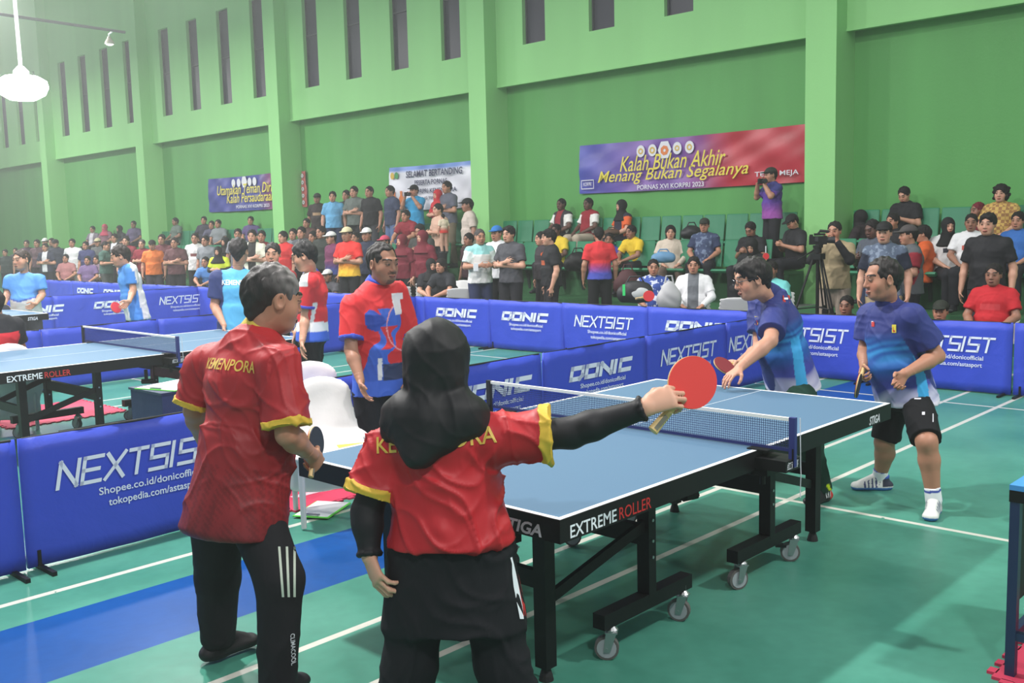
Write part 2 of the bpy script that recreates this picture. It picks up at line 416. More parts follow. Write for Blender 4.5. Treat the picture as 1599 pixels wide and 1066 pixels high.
def hair_prims(kind):
    E = lambda p, r, k=.015, op=1: ell(p, r, None, k, (), op)
    if kind in ('short', 'messy', 'receding', 'crop'):
        g = {'short': .006, 'messy': .007, 'receding': .004, 'crop': .003}[kind]
        L = [E((0, -.016, .038), (.078+g, .097+g, .086+g*1.3)), cone((0, -.075, .01), (0, -.07, -.055), .05, .032, .03)]
        fy = {'short': .104, 'messy': .116, 'receding': .085, 'crop': .100}[kind]
        if kind == 'messy': L += [E((sx*.03, .055, .085), (.034, .03, .024), .02) for sx in (1, -1)] + [E((-.02, .078, .066), (.026, .014, .016), .015)]
        L += [ell((0, fy, -.006), (.070, .078, .089 if kind != 'receding' else .1), None, .010, (), -1), ell((.094, .032, -.052), (.038, .05, .055), None, .01, (), -1), ell((-.094, .032, -.052), (.038, .05, .055), None, .01, (), -1)]
        if kind == 'receding': L += [ell((sx*.045, .085, .075), (.034, .05, .035), None, .012, (), -1) for sx in (1, -1)]
        return L
    if kind == 'long':
        return [E((0, -.018, .036), (.092, .105, .098)), econe((0, -.05, .0), (0, -.06, -.19), (.092, .05), (.085, .035), (1, 0, 0), .03), ell((0, .105, -.02), (.062, .075, .088), None, .012, (), -1)]
    if kind == 'curly':
        L = [E((0, -.018, .045), (.1, .11, .1)), E((0, -.05, -.05), (.1, .06, .07))]
        for i in range(16):
            a = i*2.4; L.append(E((.098*math.cos(a), -.035+.07*math.sin(a), -.06+.011*i), (.026, .026, .026), .01))
        return L+[ell((0, .11, -.02), (.058, .075, .085), None, .012, (), -1)]
    if kind == 'hijab':
        return [E((0, -.012, .022), (.092, .112, .112), .02), E((0, .015, -.06), (.082, .088, .085), .03), econe((0, -.005, -.1), (0, .0, -.26), (.085, .085), (.205, .15), (1, 0, 0), .05, cap=.3),
                ell((0, .125, -.016), (.054, .075, .074), None, .01, (), -1)]
    if kind in ('cap', 'sidecap'):
        return [E((0, -.012, .052), (.088, .108, .086), .012, 1)]
    return []
HAIR_M = {}
def hair_mesh(kind, h=.010):
    key = (kind, h)
    if key not in HAIR_M:
        if kind == 'cap':
            dome = [ell((0, -.012, .050), (.087, .107, .085), None, .01, [((0, 0, .045), (0, 0, -1))])]
            P, Q = skin(dome+[ell((0, .09, .05), (.072, .085, .012), None, .012)], h)
        else:
            P, Q = skin(hair_prims(kind), h)
        if kind in ('short', 'messy', 'crop', 'curly', 'receding'):
            N_ = normals(P, Q); rr = np.random.default_rng(5); d_ = np.zeros(len(P))
            for i_ in range(14): d_ += np.sin(P @ (rr.normal(size=3)*np.array((120, 120, 70)))+rr.uniform(0, 6))
            P = P+N_*(d_*.0009)[:, None]
        HAIR_M[key] = (P, Q)
    return HAIR_M[key]

# hand: wrist W, direction d to the fingers, palm normal n (the way the palm faces), thumb side t
def hand_prims(Wp, d, n, t, curl=(.5, .5, .5), s=1.0, spread=.06, thumb=(.6, .5)):
    d = unit(d); n = unit(n-np.dot(n, d)*d); t = unit(t-np.dot(t, d)*d-np.dot(t, n)*n)
    Wp = np.asarray(Wp, float)
    L = [econe(Wp-.01*s*d, Wp+.080*s*d, (.026*s, .017*s), (.040*s, .0125*s), t, .012), cone(Wp+.02*s*d+.016*s*t+.004*n, Wp+.05*s*d+.028*s*t+.006*n, .016*s, .014*s, .012)]
    lens = [(.042, .025, .020), (.046, .028, .021), (.042, .026, .020), (.033, .020, .018)]
    for i in range(4):
        off = .029-.0195*i
        b = Wp+s*((.084-(.004 if i in (0,) else 0)-(.010 if i == 3 else 0))*d+off*t)
        a0 = spread*(1.3-i)
        for j in range(3):
            pass
        ang = 0.0; r = .0088*s if i < 3 else .0076*s; p = b
        dd0 = unit(d+a0*t)
        for j in range(3):
            ang += curl[j]
            dr = math.cos(ang)*dd0+math.sin(ang)*n
            q = p+dr*lens[i][j]*s
            L.append(cone(p, q, r, r*.9, .004)); p = q; r *= .9
    b = Wp+s*(.022*d+.026*t+.004*n); a1 = unit(.65*d+.75*t+thumb[0]*n); q = b+a1*.042*s
    L.append(cone(b, q, .0125*s, .0105*s, .010)); a2 = unit(.85*d+.25*t+thumb[1]*2*n); p2 = q+a2*.030*s
    L.append(cone(q, p2, .0105*s, .0095*s, .004)); a3 = unit(.9*d-.05*t+thumb[1]*1.6*n); L.append(cone(p2, p2+a3*.024*s, .0095*s, .0078*s, .004))
    return L

def frame_from(fwd, up=(0, 0, 1)):
    f = unit(fwd); r = unit(np.cross(f, up)); u = np.cross(r, f); return np.stack([r, f, u], 1)
def facing(theta, P=None):               # 0 = towards the camera, 90 = to image left, 180 = away
    b = -cf.copy() if P is None else CAM-np.asarray(P)
    b[2] = 0; return rotz(-math.radians(theta)) @ unit(b)

def torso_prims(J, g=0.0, w=1.0, belly=0.0, k=.05, clip=(), drop=0.0, flare=0.0, hem=0.0):
    pel, nk = J['pel'], J['nk']; up = nk-pel; sh = J['shR']-J['shL']; hp = J['hipR']-J['hipL']
    fw = unit(np.cross(unit(up), unit(sh)))
    wa = pel+.38*up+fw*belly*.5; ch = pel+.72*up
    lo = pel-unit(up)*drop
    return [econe(lo, wa, ((.158+hem)*w+g+flare, (.115+hem*.8)*w+g+flare), (.150*w+g+hem*.3, .112*w+g+belly*.6+hem*.2), hp, k, clip, cap=.4), econe(wa, ch, (.150*w+g, .112*w+g+belly*.6), (.166*w+g, .120*w+g), sh, k, clip),
            econe(ch, nk-unit(up)*.05, (.166*w+g, .120*w+g), (.105*w+g, .075*w+g), sh, k, clip),
            cone(J['shL']-.01*unit(up), nk-unit(up)*.035, .056*w+g, .064*w+g, k, clip), cone(J['shR']-.01*unit(up), nk-unit(up)*.035, .056*w+g, .064*w+g, k, clip)]
def body_prims(J, w=1.0, head=True, hands=None, belly=0.0, fatface=0.0, ears=True, nose=1.0, limb=1.0):
    L = torso_prims(J, -.012, w, belly*.8)
    hb = J['hd']+J['hR'] @ V3(0, -.03, -.075)*J['hs']
    L.append(cone(J['nk']-unit(J['nk']-J['pel'])*.03, hb, .054*w, .050*w, .03))
    for s_ in 'RL':
        sh, el, wr = J['sh'+s_], J['el'+s_], J['wr'+s_]
        fa = el+.3*(wr-el)
        L += [cone(sh, el, .052*w*limb, .042*w*limb, .03), cone(el, fa, .042*w*limb, .044*w*limb, .02), cone(fa, wr, .044*w*limb, .027*limb, .02)]
        hp, kn, an = J['hip'+s_], J['kn'+s_], J['an'+s_]
        ca = kn+.32*(an-kn)-unit(J['ft'+s_])*.012
        L += [cone(hp, kn, .088*w, .060*w, .03), cone(kn, ca, .056*w, .060*w, .025), cone(ca, an, .060*w, .038, .02), cone(an, an+unit(J['ft'+s_])*.07-V3(0, 0, .045), .036, .022, .02)]
        if hands: L += hands[s_]
    if head: L += head_prims(J['hd'], J['hR'], J['hs'], 0, ears, nose, fatface)
    return L
def sleeve(sh, el, frac, ra, rb, k=.03):
    e = sh+(el-sh)*frac; d = unit(el-sh)
    return cone(sh, e, ra, rb, k, [(e, d)])
def shoe_prims(an, ft, s=1.0):
    f = unit(V3(ft[0], ft[1], 0)); sd = np.cross(f, V3(0, 0, 1)); g = an[2]-.085
    B = V3(an[0], an[1], g)
    L = [econe(B-f*.045*s+V3(0, 0, .028), B+f*.15*s+V3(0, 0, .024), (.040*s, .034*s), (.046*s, .028*s), sd, .02, cap=1.2), cone(B+V3(0, 0, .03)-f*.01, B+V3(0, 0, .095)-f*.012, .043*s, .048*s, .02, [(B+V3(0, 0, .1), (0, 0, 1))]),
         cone(B+V3(0, 0, .078)+f*.02, B+V3(0, 0, .042)+f*.11, .036*s, .028*s, .02)]
    return L, [((0, 0, g), (0, 0, -1))]

def limb_len(J):
    return {k: round(float(np.linalg.norm(J[a]-J[b])), 2) for k, a, b in [('uaR', 'shR', 'elR'), ('faR', 'elR', 'wrR'), ('uaL', 'shL', 'elL'), ('faL', 'elL', 'wrL'), ('tR', 'hipR', 'knR'), ('cR', 'knR', 'anR'), ('tL', 'hipL', 'knL'), ('cL', 'knL', 'anL'), ('trunk', 'nk', 'pel')]}

# ================================================================== THE HALL
def floor_material():
    m = bpy.data.materials.new('court_floor'); m.use_nodes = True
    nt = m.node_tree; b = nt.nodes['Principled BSDF']; N = nt.nodes.new; L = nt.links.new
    tc = N('ShaderNodeTexCoord'); sp = N('ShaderNodeSeparateXYZ'); L(tc.outputs['Object'], sp.inputs[0])
    def band(out, c, w):
        s = N('ShaderNodeMath'); s.operation = 'SUBTRACT'; L(out, s.inputs[0]); s.inputs[1].default_value = c
        a = N('ShaderNodeMath'); a.operation = 'ABSOLUTE'; L(s.outputs[0], a.inputs[0])
        l = N('ShaderNodeMath'); l.operation = 'LESS_THAN'; L(a.outputs[0], l.inputs[0]); l.inputs[1].default_value = w/2
        return l.outputs[0]
    def comb(op, a, c):
        n = N('ShaderNodeMath'); n.operation = op; L(a, n.inputs[0])
        if isinstance(c, float): n.inputs[1].default_value = c
        else: L(c, n.inputs[1])
        return n.outputs[0]
    X, Y = sp.outputs[0], sp.outputs[1]
    nz = N('ShaderNodeTexNoise'); nz.inputs['Scale'].default_value = 1.1; nz.inputs['Detail'].default_value = 6; L(tc.outputs['Object'], nz.inputs['Vector'])
    ramp = N('ShaderNodeValToRGB'); L(nz.outputs['Fac'], ramp.inputs[0])
    ramp.color_ramp.elements[0].position = .32; ramp.color_ramp.elements[0].color = (*lin((60, 124, 106)), 1)
    ramp.color_ramp.elements[1].position = .62; ramp.color_ramp.elements[1].color = (*lin((78, 142, 124)), 1)
    fine = N('ShaderNodeTexNoise'); fine.inputs['Scale'].default_value = 14; fine.inputs['Detail'].default_value = 5; L(tc.outputs['Object'], fine.inputs['Vector'])
    fr = N('ShaderNodeMapRange'); fr.inputs[1].default_value = .3; fr.inputs[2].default_value = .7; fr.inputs[3].default_value = .93; fr.inputs[4].default_value = 1.04; L(fine.outputs['Fac'], fr.inputs[0])
    def mix(fac, a, col):
        n = N('ShaderNodeMix'); n.data_type = 'RGBA'; L(fac, n.inputs[0]); L(a, n.inputs[6]); n.inputs[7].default_value = (*lin(col), 1); return n.outputs[2]
    col = ramp.outputs[0]
    col = mix(band(Y, 2.16, .70), col, (12, 72, 140))
    ln = band(Y, 2.83, .045)
    for c in (.80, 1.29, -3.2, 7.9, 8.36): ln = comb('MAXIMUM', ln, band(Y, c, .042))
    for c in (3.13, 7.08): ln = comb('MAXIMUM', ln, band(X, c, .040))
    wear = comb('GREATER_THAN', fine.outputs['Fac'], .30)
    ln = comb('MULTIPLY', ln, wear)
    col = mix(ln, col, (196, 196, 186))
    vv = N('ShaderNodeHueSaturation'); L(fr.outputs[0], vv.inputs['Value']); L(col, vv.inputs['Color']); L(vv.outputs[0], b.inputs['Base Color'])
    rr = N('ShaderNodeMapRange'); rr.inputs[3].default_value = .24; rr.inputs[4].default_value = .38; L(nz.outputs['Fac'], rr.inputs[0]); L(rr.outputs[0], b.inputs['Roughness']); b.inputs['Specular IOR Level'].default_value = .16
    bp = N('ShaderNodeBump'); bp.inputs['Strength'].default_value = .08; bp.inputs['Distance'].default_value = .01; L(fine.outputs['Fac'], bp.inputs['Height']); L(bp.outputs[0], b.inputs['Normal'])
    return m
fl = MB().bbox((-12, -14, -.2), (16, 60, 0)).obj('floor', floor_material()); tag(fl, kind='structure')

def wall_material(name, rgb, streak):
    m = bpy.data.materials.new(name); m.use_nodes = True
    nt = m.node_tree; b = nt.nodes['Principled BSDF']; N = nt.nodes.new; L = nt.links.new
    tc = N('ShaderNodeTexCoord'); mp = N('ShaderNodeMapping'); mp.inputs['Scale'].default_value = (1.0, .9, .10); L(tc.outputs['Object'], mp.inputs[0])
    n = N('ShaderNodeTexNoise'); n.inputs['Scale'].default_value = 1.6; n.inputs['Detail'].default_value = 5; L(mp.outputs[0], n.inputs['Vector'])
    n2 = N('ShaderNodeTexNoise'); n2.inputs['Scale'].default_value = 30; n2.inputs['Detail'].default_value = 3; L(tc.outputs['Object'], n2.inputs['Vector'])
    mr = N('ShaderNodeMapRange'); mr.inputs[1].default_value = .3; mr.inputs[2].default_value = .7; mr.inputs[3].default_value = 1-streak; mr.inputs[4].default_value = 1+streak; L(n.outputs['Fac'], mr.inputs[0])
    hs = N('ShaderNodeHueSaturation'); hs.inputs['Color'].default_value = (*lin(rgb), 1); L(mr.outputs[0], hs.inputs['Value']); L(hs.outputs[0], b.inputs['Base Color'])
    b.inputs['Roughness'].default_value = .55; b.inputs['Specular IOR Level'].default_value = .3
    bp = N('ShaderNodeBump'); bp.inputs['Strength'].default_value = .15; bp.inputs['Distance'].default_value = .01; L(n2.outputs['Fac'], bp.inputs['Height']); L(bp.outputs[0], b.inputs['Normal'])
    return m
M_wall = wall_material('green_wall_paint', (140, 202, 128), .05)
M_wall_shade = wall_material('green_recess_shade', (88, 156, 84), .09)  # shade of the recess put into a darker copy of the wall green
WL = dict(loc=(XW, 0, 0), rz=-TH)        # wall frame: x = depth behind the pillar front, y along the wall
S0, S1 = -6.0, 64.0
def wobj(name, mb, m, kind='structure', parent=None, smooth=False):
    o = mb.obj(name, m, parent, WL['loc'] if parent is None else (0, 0, 0), WL['rz'] if parent is None else 0, smooth)
    if parent is None: tag(o, kind=kind)
    return o
wobj('wall_back', MB().bbox((.62, S0, 0), (.9, S1, 4.9)), M_wall_shade)
PIL = [YW+7.5*i for i in range(-1, 8)]     # far edge (image left) of each pillar
mb = MB(); wins = []
ZB, ZW0, ZW1, ZT = 4.61, 5.33, 7.87, 16.0
mb.bbox((.34, S0, ZB), (.9, S1, ZW0)); mb.bbox((.34, S0, ZW1), (.9, S1, ZT))
edges = [S0]
for p in PIL:
    for k in range(4):
        c = p+.86+1.70*k
        wins.append(c); edges += [c-.30, c+.30]
edges.append(S1)
for a, b_ in zip(edges[0::2], edges[1::2]): mb.bbox((.34, a, ZW0), (.9, b_, ZW1))
wobj('wall_upper', mb, M_wall)
mb = MB(); mb.bbox((.32, S0, ZB-.035), (.40, S1, ZB)); wobj('trim_1', mb, M_wall)
for i, p in enumerate(PIL): wobj('trim_%d' % (i+2), MB().bbox((0, p-.50, 0), (.62, p, ZT)), M_wall)
M_pane = mat('dark_window_glass', (44, 44, 58), .38, 0, .3)
M_frame = mat('window_frame_dark', (58, 62, 66), .5)
for i, c in enumerate(wins):
    if c < 4: continue
    w = wobj('window_%d' % (i+1), MB().bbox((.46, c-.27, ZW0+.03), (.475, c+.27, ZW1-.03)), M_pane)
    f = MB()
    for y in (c-.285, c+.285): f.bbox((.43, y-.015, ZW0), (.50, y+.015, ZW1))
    for z in (ZW0+.015, ZW1-.015, (ZW0+ZW1)/2): f.bbox((.43, c-.27, z-.015), (.50, c+.27, z+.015))
    wobj('window_frame', f, M_frame, parent=w)
# concrete tiers of the stand, one run per bay
M_tier = mat('green_painted_concrete', (46, 100, 60), .7, bump=(6, .2, .01), var=.12)
M_conc = mat('grey_concrete', (120, 124, 122), .8, bump=(8, .2, .01), var=.12)
n = len(PIL)+2
T1, T2 = .48, .92
for i, p in enumerate(PIL):
    a, b_ = p+.0, p+7.0
    n += 1; wobj('trim_%d' % n, MB().bbox((-1.35, a, 0), (.62, b_, T1)), M_tier)
    n += 1; wobj('trim_%d' % n, MB().bbox((-.45, a, T1), (.62, b_, T2)), M_tier)
    n += 1; wobj('trim_%d' % n, MB().bbox((-1.0, p-.5, 0), (-.02, p, .44)), M_conc)

# ---- banners
def banner(name, label, s0, s1, z0, z1, painter, mb_prints, group=None):
    y0, y1 = min(s0, s1), max(s0, s1)
    nx, nz = 40, 14; Pv = []; cols = []
    for j in range(nz+1):
        for i in range(nx+1):
            a, b_ = i/nx, j/nz
            y = y0+(y1-y0)*a; z = z0+(z1-z0)*b_-.02*math.sin(math.pi*a)*(1 if j else .6)
            d = .56+.012*math.sin(9*a+6*b_)+.010*math.sin(23*a-9*b_)+.007*math.sin(41*a+17*b_)
            Pv.append((d, y, z)); cols.append(painter(1-a, b_))
    n0 = len(Pv); Pv += [(p[0]+.006, p[1], p[2]) for p in Pv]; cols = cols*2
    Q = []
    for j in range(nz):
        for i in range(nx):
            q = (j*(nx+1)+i, j*(nx+1)+i+1, (j+1)*(nx+1)+i+1, (j+1)*(nx+1)+i)
            Q.append(q[::-1]); Q.append(tuple(x+n0 for x in q))
    me = new_mesh(name, np.array(Pv), np.array(Q), [vmat('banner_vinyl', .38, .5)], lin(np.array(cols)))
    o = link(name, me, None, WL['loc'], WL['rz']); tag(o, label, 'banner', group)
    for nm, mb_, m in mb_prints: mb_.obj(nm, m, o)
    return o
BO = lambda s: (.515, s, 0)
def emblem(mb, s, z, r, n=14):
    mb.prism([(r*math.cos(2*math.pi*i/n), r*1.15*math.sin(2*math.pi*i/n)) for i in range(n)], 0, .004, FACE_MX, (.528, s, z))
def ring(mb, s, z, r0_, r1_, n=16):
    for i in range(n):
        a, b_ = 2*math.pi*i/n, 2*math.pi*(i+1)/n
        mb.prism([(r0_*math.cos(a), r0_*math.sin(a)), (r1_*math.cos(a), r1_*math.sin(a)), (r1_*math.cos(b_), r1_*math.sin(b_)), (r0_*math.cos(b_), r0_*math.sin(b_))], 0, .003, FACE_MX, (.522, s, z))
def wtext(mb, body, s_left, s_right, z, h, bold=.0, shear=0.0):
    put_print(mb, text_poly(body, bold, shear), abs(s_left-s_right), 0, z, FACE_MX, BO(s_left), h)
def mixc(a, b_, t): t = min(max(t, 0), 1); return tuple(a[i]+(b_[i]-a[i])*t for i in range(3))
def wwords(body, s_left, s_right, z, h, bold=.0, shear=0.0):      # one print per word
    words = body.split(); k = abs(s_left-s_right)/text_poly(body, bold, shear)[2][0]; out = []
    for i, w in enumerate(words):
        e = text_poly(w, bold, shear); x = (text_poly(' '.join(words[:i+1]), bold, shear)[2][0]-e[2][0])*k
        mb = MB(); put_print(mb, e, e[2][0]*k, 0, z, FACE_MX, BO(s_left-x), h*e[2][1]/text_poly(body, bold, shear)[2][1]); out.append(mb)
    return out
def paint_big(u, v):
    c = mixc((70, 78, 170), (118, 82, 160), u/.3); c = mixc(c, (150, 60, 120), (u-.45)/.15); c = mixc(c, (178, 40, 56), (u-.55)/.12)
    w = 8*math.sin(40*u+9*v)+6*math.sin(17*v-25*u); return tuple(max(0, min(255, q+w)) for q in c)
M_yel = mat('yellow_print', (222, 206, 70), .5); M_red = mat('red_print', (190, 40, 40), .5); M_navy = mat('navy_print', (40, 44, 80), .5)
M_gold = mat('gold_print', (205, 170, 70), .5); M_pale = mat('pale_print', (214, 214, 222), .5); M_oran = mat('orange_print', (214, 120, 60), .5); M_bluep = mat('blue_print', (60, 110, 200), .5); M_grn = mat('green_print', (60, 140, 80), .5)
t1, t2, em, em2, em3, fr, t3, t4, t5 = (MB() for _ in range(9))
wtext(t1, 'Kalah Bukan Akhir', 9.26, 6.98, 2.72, .28, .004, .34)
wtext(t3, 'Menang Bukan Segalanya', 9.79, 6.54, 2.48, .28, .004, .34)
wtext(t2, 'PORNAS XVI KORPRI 2023', 8.86, 7.42, 2.375, .085, .012)
wtext(t4, 'TENIS MEJA', 6.42, 5.62, 2.46, .105, .01)
for s in (8.78, 8.52, 7.98, 7.72): emblem(em, s, 3.07, .095)
for s, q in ((8.78, .055), (8.52, .06), (7.98, .05), (7.72, .055)): ring(em2, s, 3.07, q*.55, q)
emblem(em, 8.25, 3.06, .15, 6); ring(em3, 8.25, 3.05, .03, .09, 7)
for s0, s1, z0, z1 in ((10.2, 9.9, 2.44, 2.455), (10.2, 9.9, 2.60, 2.615)): fr.bbox((.518, s1, z0), (.522, s0, z1))
for s in (10.2, 9.9): fr.bbox((.518, s-.006, 2.44), (.522, s+.006, 2.615))
wtext(t5, 'KORPRI', 10.15, 9.95, 2.50, .07, .01, .1)
banner('banner', 'purple and red banner lettered Kalah Bukan Akhir, right of middle on the green wall', 10.28, 5.20, 2.36, 3.28, paint_big,
       [('lettering', t1, M_yel), ('lettering', t2, M_pale), ('emblem', em, M_pale), ('emblem', em2, M_gold), ('emblem', em3, M_oran), ('printed_frame', fr, M_pale), ('lettering', t3, M_yel), ('lettering', t4, M_pale), ('lettering', t5, M_pale)])
def paint_sel(u, v):
    c = (226, 226, 236) if v < .9 else (120, 150, 215)
    w = 10*math.sin(14*u+11*v)+7*math.sin(31*u-13*v); return tuple(max(0, min(255, q+w-6)) for q in c)
t1, em, em2, ph, t2, t3, t4 = (MB() for _ in range(7))
wtext(t1, 'SELAMAT BERTANDING', 15.45, 13.55, 2.93, .15, .02, .1)
wtext(t2, 'PESERTA PORNAS', 15.15, 14.05, 2.75, .11, .02)
wtext(t3, 'KORPRI KEMENPORA', 15.2, 13.75, 2.56, .10, .02); wtext(t4, 'CABANG TENIS MEJA', 15.2, 14.1, 2.40, .08, .02)
emblem(em, 15.95, 3.0, .07); emblem(em2, 15.80, 3.0, .07)
for s in (15.9, 15.65): ph.prism([(-.07, 0), (.07, 0), (.08, .26), (.03, .33), (.04, .42), (-.04, .42), (-.03, .33), (-.08, .26)], 0, .004, FACE_MX, (.523, s, 2.22))
banner('banner', 'white banner lettered SELAMAT BERTANDING hanging beside the middle pillar', 16.12, 12.9, 2.2, 3.2, paint_sel,
       [('lettering', t1, M_navy), ('lettering', t2, M_navy), ('lettering', t3, M_navy), ('lettering', t4, M_navy), ('emblem', em, M_gold), ('emblem', em2, M_grn), ('portrait_print', ph, M_oran)])
def paint_blue(u, v):
    c = mixc((52, 58, 140), (70, 76, 150), u); c = mixc(c, (120, 50, 100), (u-.72)/.16); w = 7*math.sin(30*u+7*v); return tuple(max(0, min(255, q+w)) for q in c)
t1, t2, em, t3 = MB(), MB(), MB(), MB()
wy = wwords('Utamakan Teman Diri', 23.9, 21.0, 2.86, .27, .006, .3)+wwords('Kalah Persaudaraan', 23.4, 20.95, 2.62, .26, .006, .3)
ww = wwords('PORNAS XVI KORPRI 2023', 22.9, 21.2, 2.46, .09, .012)
for s in (23.0, 22.72, 22.15, 21.9): emblem(em, s, 3.17, .10)
emblem(em, 22.43, 3.18, .15, 6)
banner('banner', 'blue banner with yellow script, farthest left of the wall banners', 24.48, 20.75, 2.40, 3.36, paint_blue, [('lettering', q, M_yel) for q in wy]+[('lettering', q, M_pale) for q in ww]+[('emblem', em, M_pale)])
t1 = MB()
for k in range(5): ring(t1, 19.6, 3.2-.17*k, .02, .055, 8)
banner('pennant', 'narrow red vertical pennant left of the people standing on the top tier', 19.7, 19.5, 2.41, 3.33, lambda u, v: (186, 92, 88), [('emblem', t1, M_pale)])

# ---- stadium seats
M_seat = mat('green_seat_plastic', (38, 124, 88), .42, bump=(20, .05, .002))
M_seatd = mat('seat_bracket_steel', (48, 60, 56), .5)
def seat_proto():
    r = empty('stadium_seat')
    P = []
    prof = [(0, .05), (.012, .12), (.035, .28), (.055, .44), (.058, .47), (.068, .48), (.075, .468), (.072, .44), (.052, .28), (.03, .12), (.02, .05)]
    b = MB()
    for sgn in (0,):
        n_ = len(prof); vs = []; xs = [-.205, -.19, -.08, .08, .19, .205]
        for x in xs:
            e = abs(x)/.205
            for (d, z) in prof: vs.append((d-.012*(1-e**2)+(.0 if e < .99 else .004), x, z if e < .95 else z*.985))
        fs = []
        for i in range(len(xs)-1):
            for j in range(n_): fs.append((i*n_+j, i*n_+(j+1) % n_, (i+1)*n_+(j+1) % n_, (i+1)*n_+j))
        fs += [tuple(range(n_))[::-1], tuple(range((len(xs)-1)*n_, len(xs)*n_))]
        b.add(vs, fs)
    b.obj('backrest', M_seat, r, smooth=False)
    b = MB().add([(-.38, -.19, .03), (-.38, .19, .03), (-.40, -.19, .0), (-.40, .19, .0), (.02, -.2, .0), (.02, .2, .0), (.02, -.2, -.03), (.02, .2, -.03), (-.36, -.18, -.035), (-.36, .18, -.035), (-.15, -.19, -.012), (-.15, .19, -.012)],
                 [(0, 1, 11, 10), (10, 11, 5, 4), (0, 2, 3, 1), (2, 8, 9, 3), (8, 6, 7, 9), (4, 5, 7, 6), (0, 10, 4, 6, 8, 2), (1, 3, 9, 7, 5, 11)])
    b.obj('seat_pan', M_seat, r)
    MB().bar((-.1, 0, -.03), (-.02, 0, -.40), .05, .04).bar((-.1, -.16, -.045), (-.1, .16, -.045), .04, .03).obj('bracket', M_seatd, r)
    return r
seat0 = seat_proto(); first = True
def put_seat(dep, s, z, label, group):
    global first
    o = seat0 if first else copy_tree(seat0)
    first = False
    P = wp(dep, s, z); o.location = P; o.rotation_euler = (0, 0, -TH)
    tag(o, label, 'seat', group)
ORDS = 'first second third fourth fifth sixth seventh eighth ninth tenth eleventh twelfth thirteenth fourteenth fifteenth sixteenth seventeenth'.split()
def ORD(k): return ORDS[k-1]+' from the left'
BAYS = [(PIL[0]+2.9, PIL[0]+6.75, 'right of the tripod'), (PIL[1]+.35, PIL[1]+6.85, 'under the purple and red banner'), (PIL[2]+.3, PIL[2]+6.8, 'under the white banner'), (PIL[3]+.3, PIL[3]+6.8, 'under the blue banner')]
for a, b_, wh in BAYS:
    s = a+.2; no = 0; nn = int((b_-a-.2)/.448)+1
    while s < b_:
        no += 1
        put_seat(.36, s, 1.40, 'green seat %s in the top row %s' % (ORD(nn+1-no), wh), 'top row of green seats %s' % wh)
        put_seat(-.42, s, .98, 'green seat %s in the lower row %s' % (ORD(nn+1-no), wh), 'lower row of green seats %s' % wh)
        s += .448

# ---- lamps that hang in view
M_glow = mat('lamp_glow', (255, 255, 250), .4, emit=34.0)
M_rod = mat('white_lamp_rod', (236, 240, 240), .4)
lp = empty('pendant_lamp', (4.18, 15.1, 4.25)); tag(lp, 'glaring white high bay lamp on a white rod at top left', 'lamp')
g = MB(); prof = [(0, -.24), (.2, -.22), (.34, -.14), (.40, -.02), (.38, .08), (.26, .15), (.1, .18)]
vs = []; nseg = 24
for (r_, z) in prof: vs += [(r_*math.cos(2*math.pi*k/nseg), r_*math.sin(2*math.pi*k/nseg), z) for k in range(nseg)]
g.add(vs, [(i*nseg+k, i*nseg+(k+1) % nseg, (i+1)*nseg+(k+1) % nseg, (i+1)*nseg+k) for i in range(len(prof)-1) for k in range(nseg)])
g.obj('lamp_globe', M_glow, lp, smooth=True)  # real lamp, its globe enlarged to imitate the glow around it
MB().tube([(0, 0, .15), (0, 0, .24), (0, 0, .32)], [.12, .12, .05], 14).obj('lamp_cap', M_rod, lp)
MB().tube([(0, 0, .3), (-.05, 0, 5.2)], .032, 8).obj('rod', M_rod, lp)
b2 = MB().tube([(3.62, 15.6, 5.72), (3.58, 15.6, 9.5)], .028, 8).obj('lamp_rod', M_rod); tag(b2, 'short white rod hanging down in the top left corner', 'rod')
pp = MB().tube([(1.0, 19.5, 6.36), (5.59, 19.6, 6.30), (8.25, 19.66, 6.27)], .03, 8).obj('conduit_pipe', mat('dark_pipe', (110, 105, 108), .5)); tag(pp, 'thin dark pipe running across in front of the far windows', 'pipe')
l2 = empty('bulkhead_lamp', (7.95, 19.81, 6.03), 0, .62); tag(l2, 'small unlit bell lamp hanging below the dark pipe', 'lamp')
MB().tube([(0, -.25, .40), (0, -.25, .34), (0, 0, .30), (0, 0, .20)], .03, 8).obj('stem', M_rod, l2)
MB().tube([(0, 0, .22), (0, 0, .15), (0, 0, .02), (0, 0, -.05)], [.05, .08, .16, .17], 16).obj('lamp_shade', mat('lamp_shade_grey', (170, 165, 150), .4), l2)
MB().tube([(0, 0, -.05), (0, 0, -.09)], [.14, .08], 14).obj('bulb', mat('small_lamp_glow', (255, 255, 245), .4, emit=2.0), l2)

# ================================================================== BARRIERS
def cloth_mat():
    m = bpy.data.materials.new('blue_barrier_cloth'); m.use_nodes = True
    nt = m.node_tree; b = nt.nodes['Principled BSDF']; N = nt.nodes.new; L = nt.links.new
    tc = N('ShaderNodeTexCoord'); n = N('ShaderNodeTexNoise'); n.inputs['Scale'].default_value = 2.6; n.inputs['Detail'].default_value = 5; n.inputs['Distortion'].default_value = .6
    L(tc.outputs['Object'], n.inputs['Vector'])
    bp = N('ShaderNodeBump'); bp.inputs['Strength'].default_value = .55; bp.inputs['Distance'].default_value = .035; L(n.outputs['Fac'], bp.inputs['Height']); L(bp.outputs[0], b.inputs['Normal'])
    b.inputs['Base Color'].default_value = (*lin((52, 74, 194)), 1); b.inputs['Roughness'].default_value = .5; b.inputs['Specular IOR Level'].default_value = .35
    return m
M_cloth = cloth_mat()
M_logo = mat('barrier_white_print', (226, 230, 244), .6)
BL = 1.42
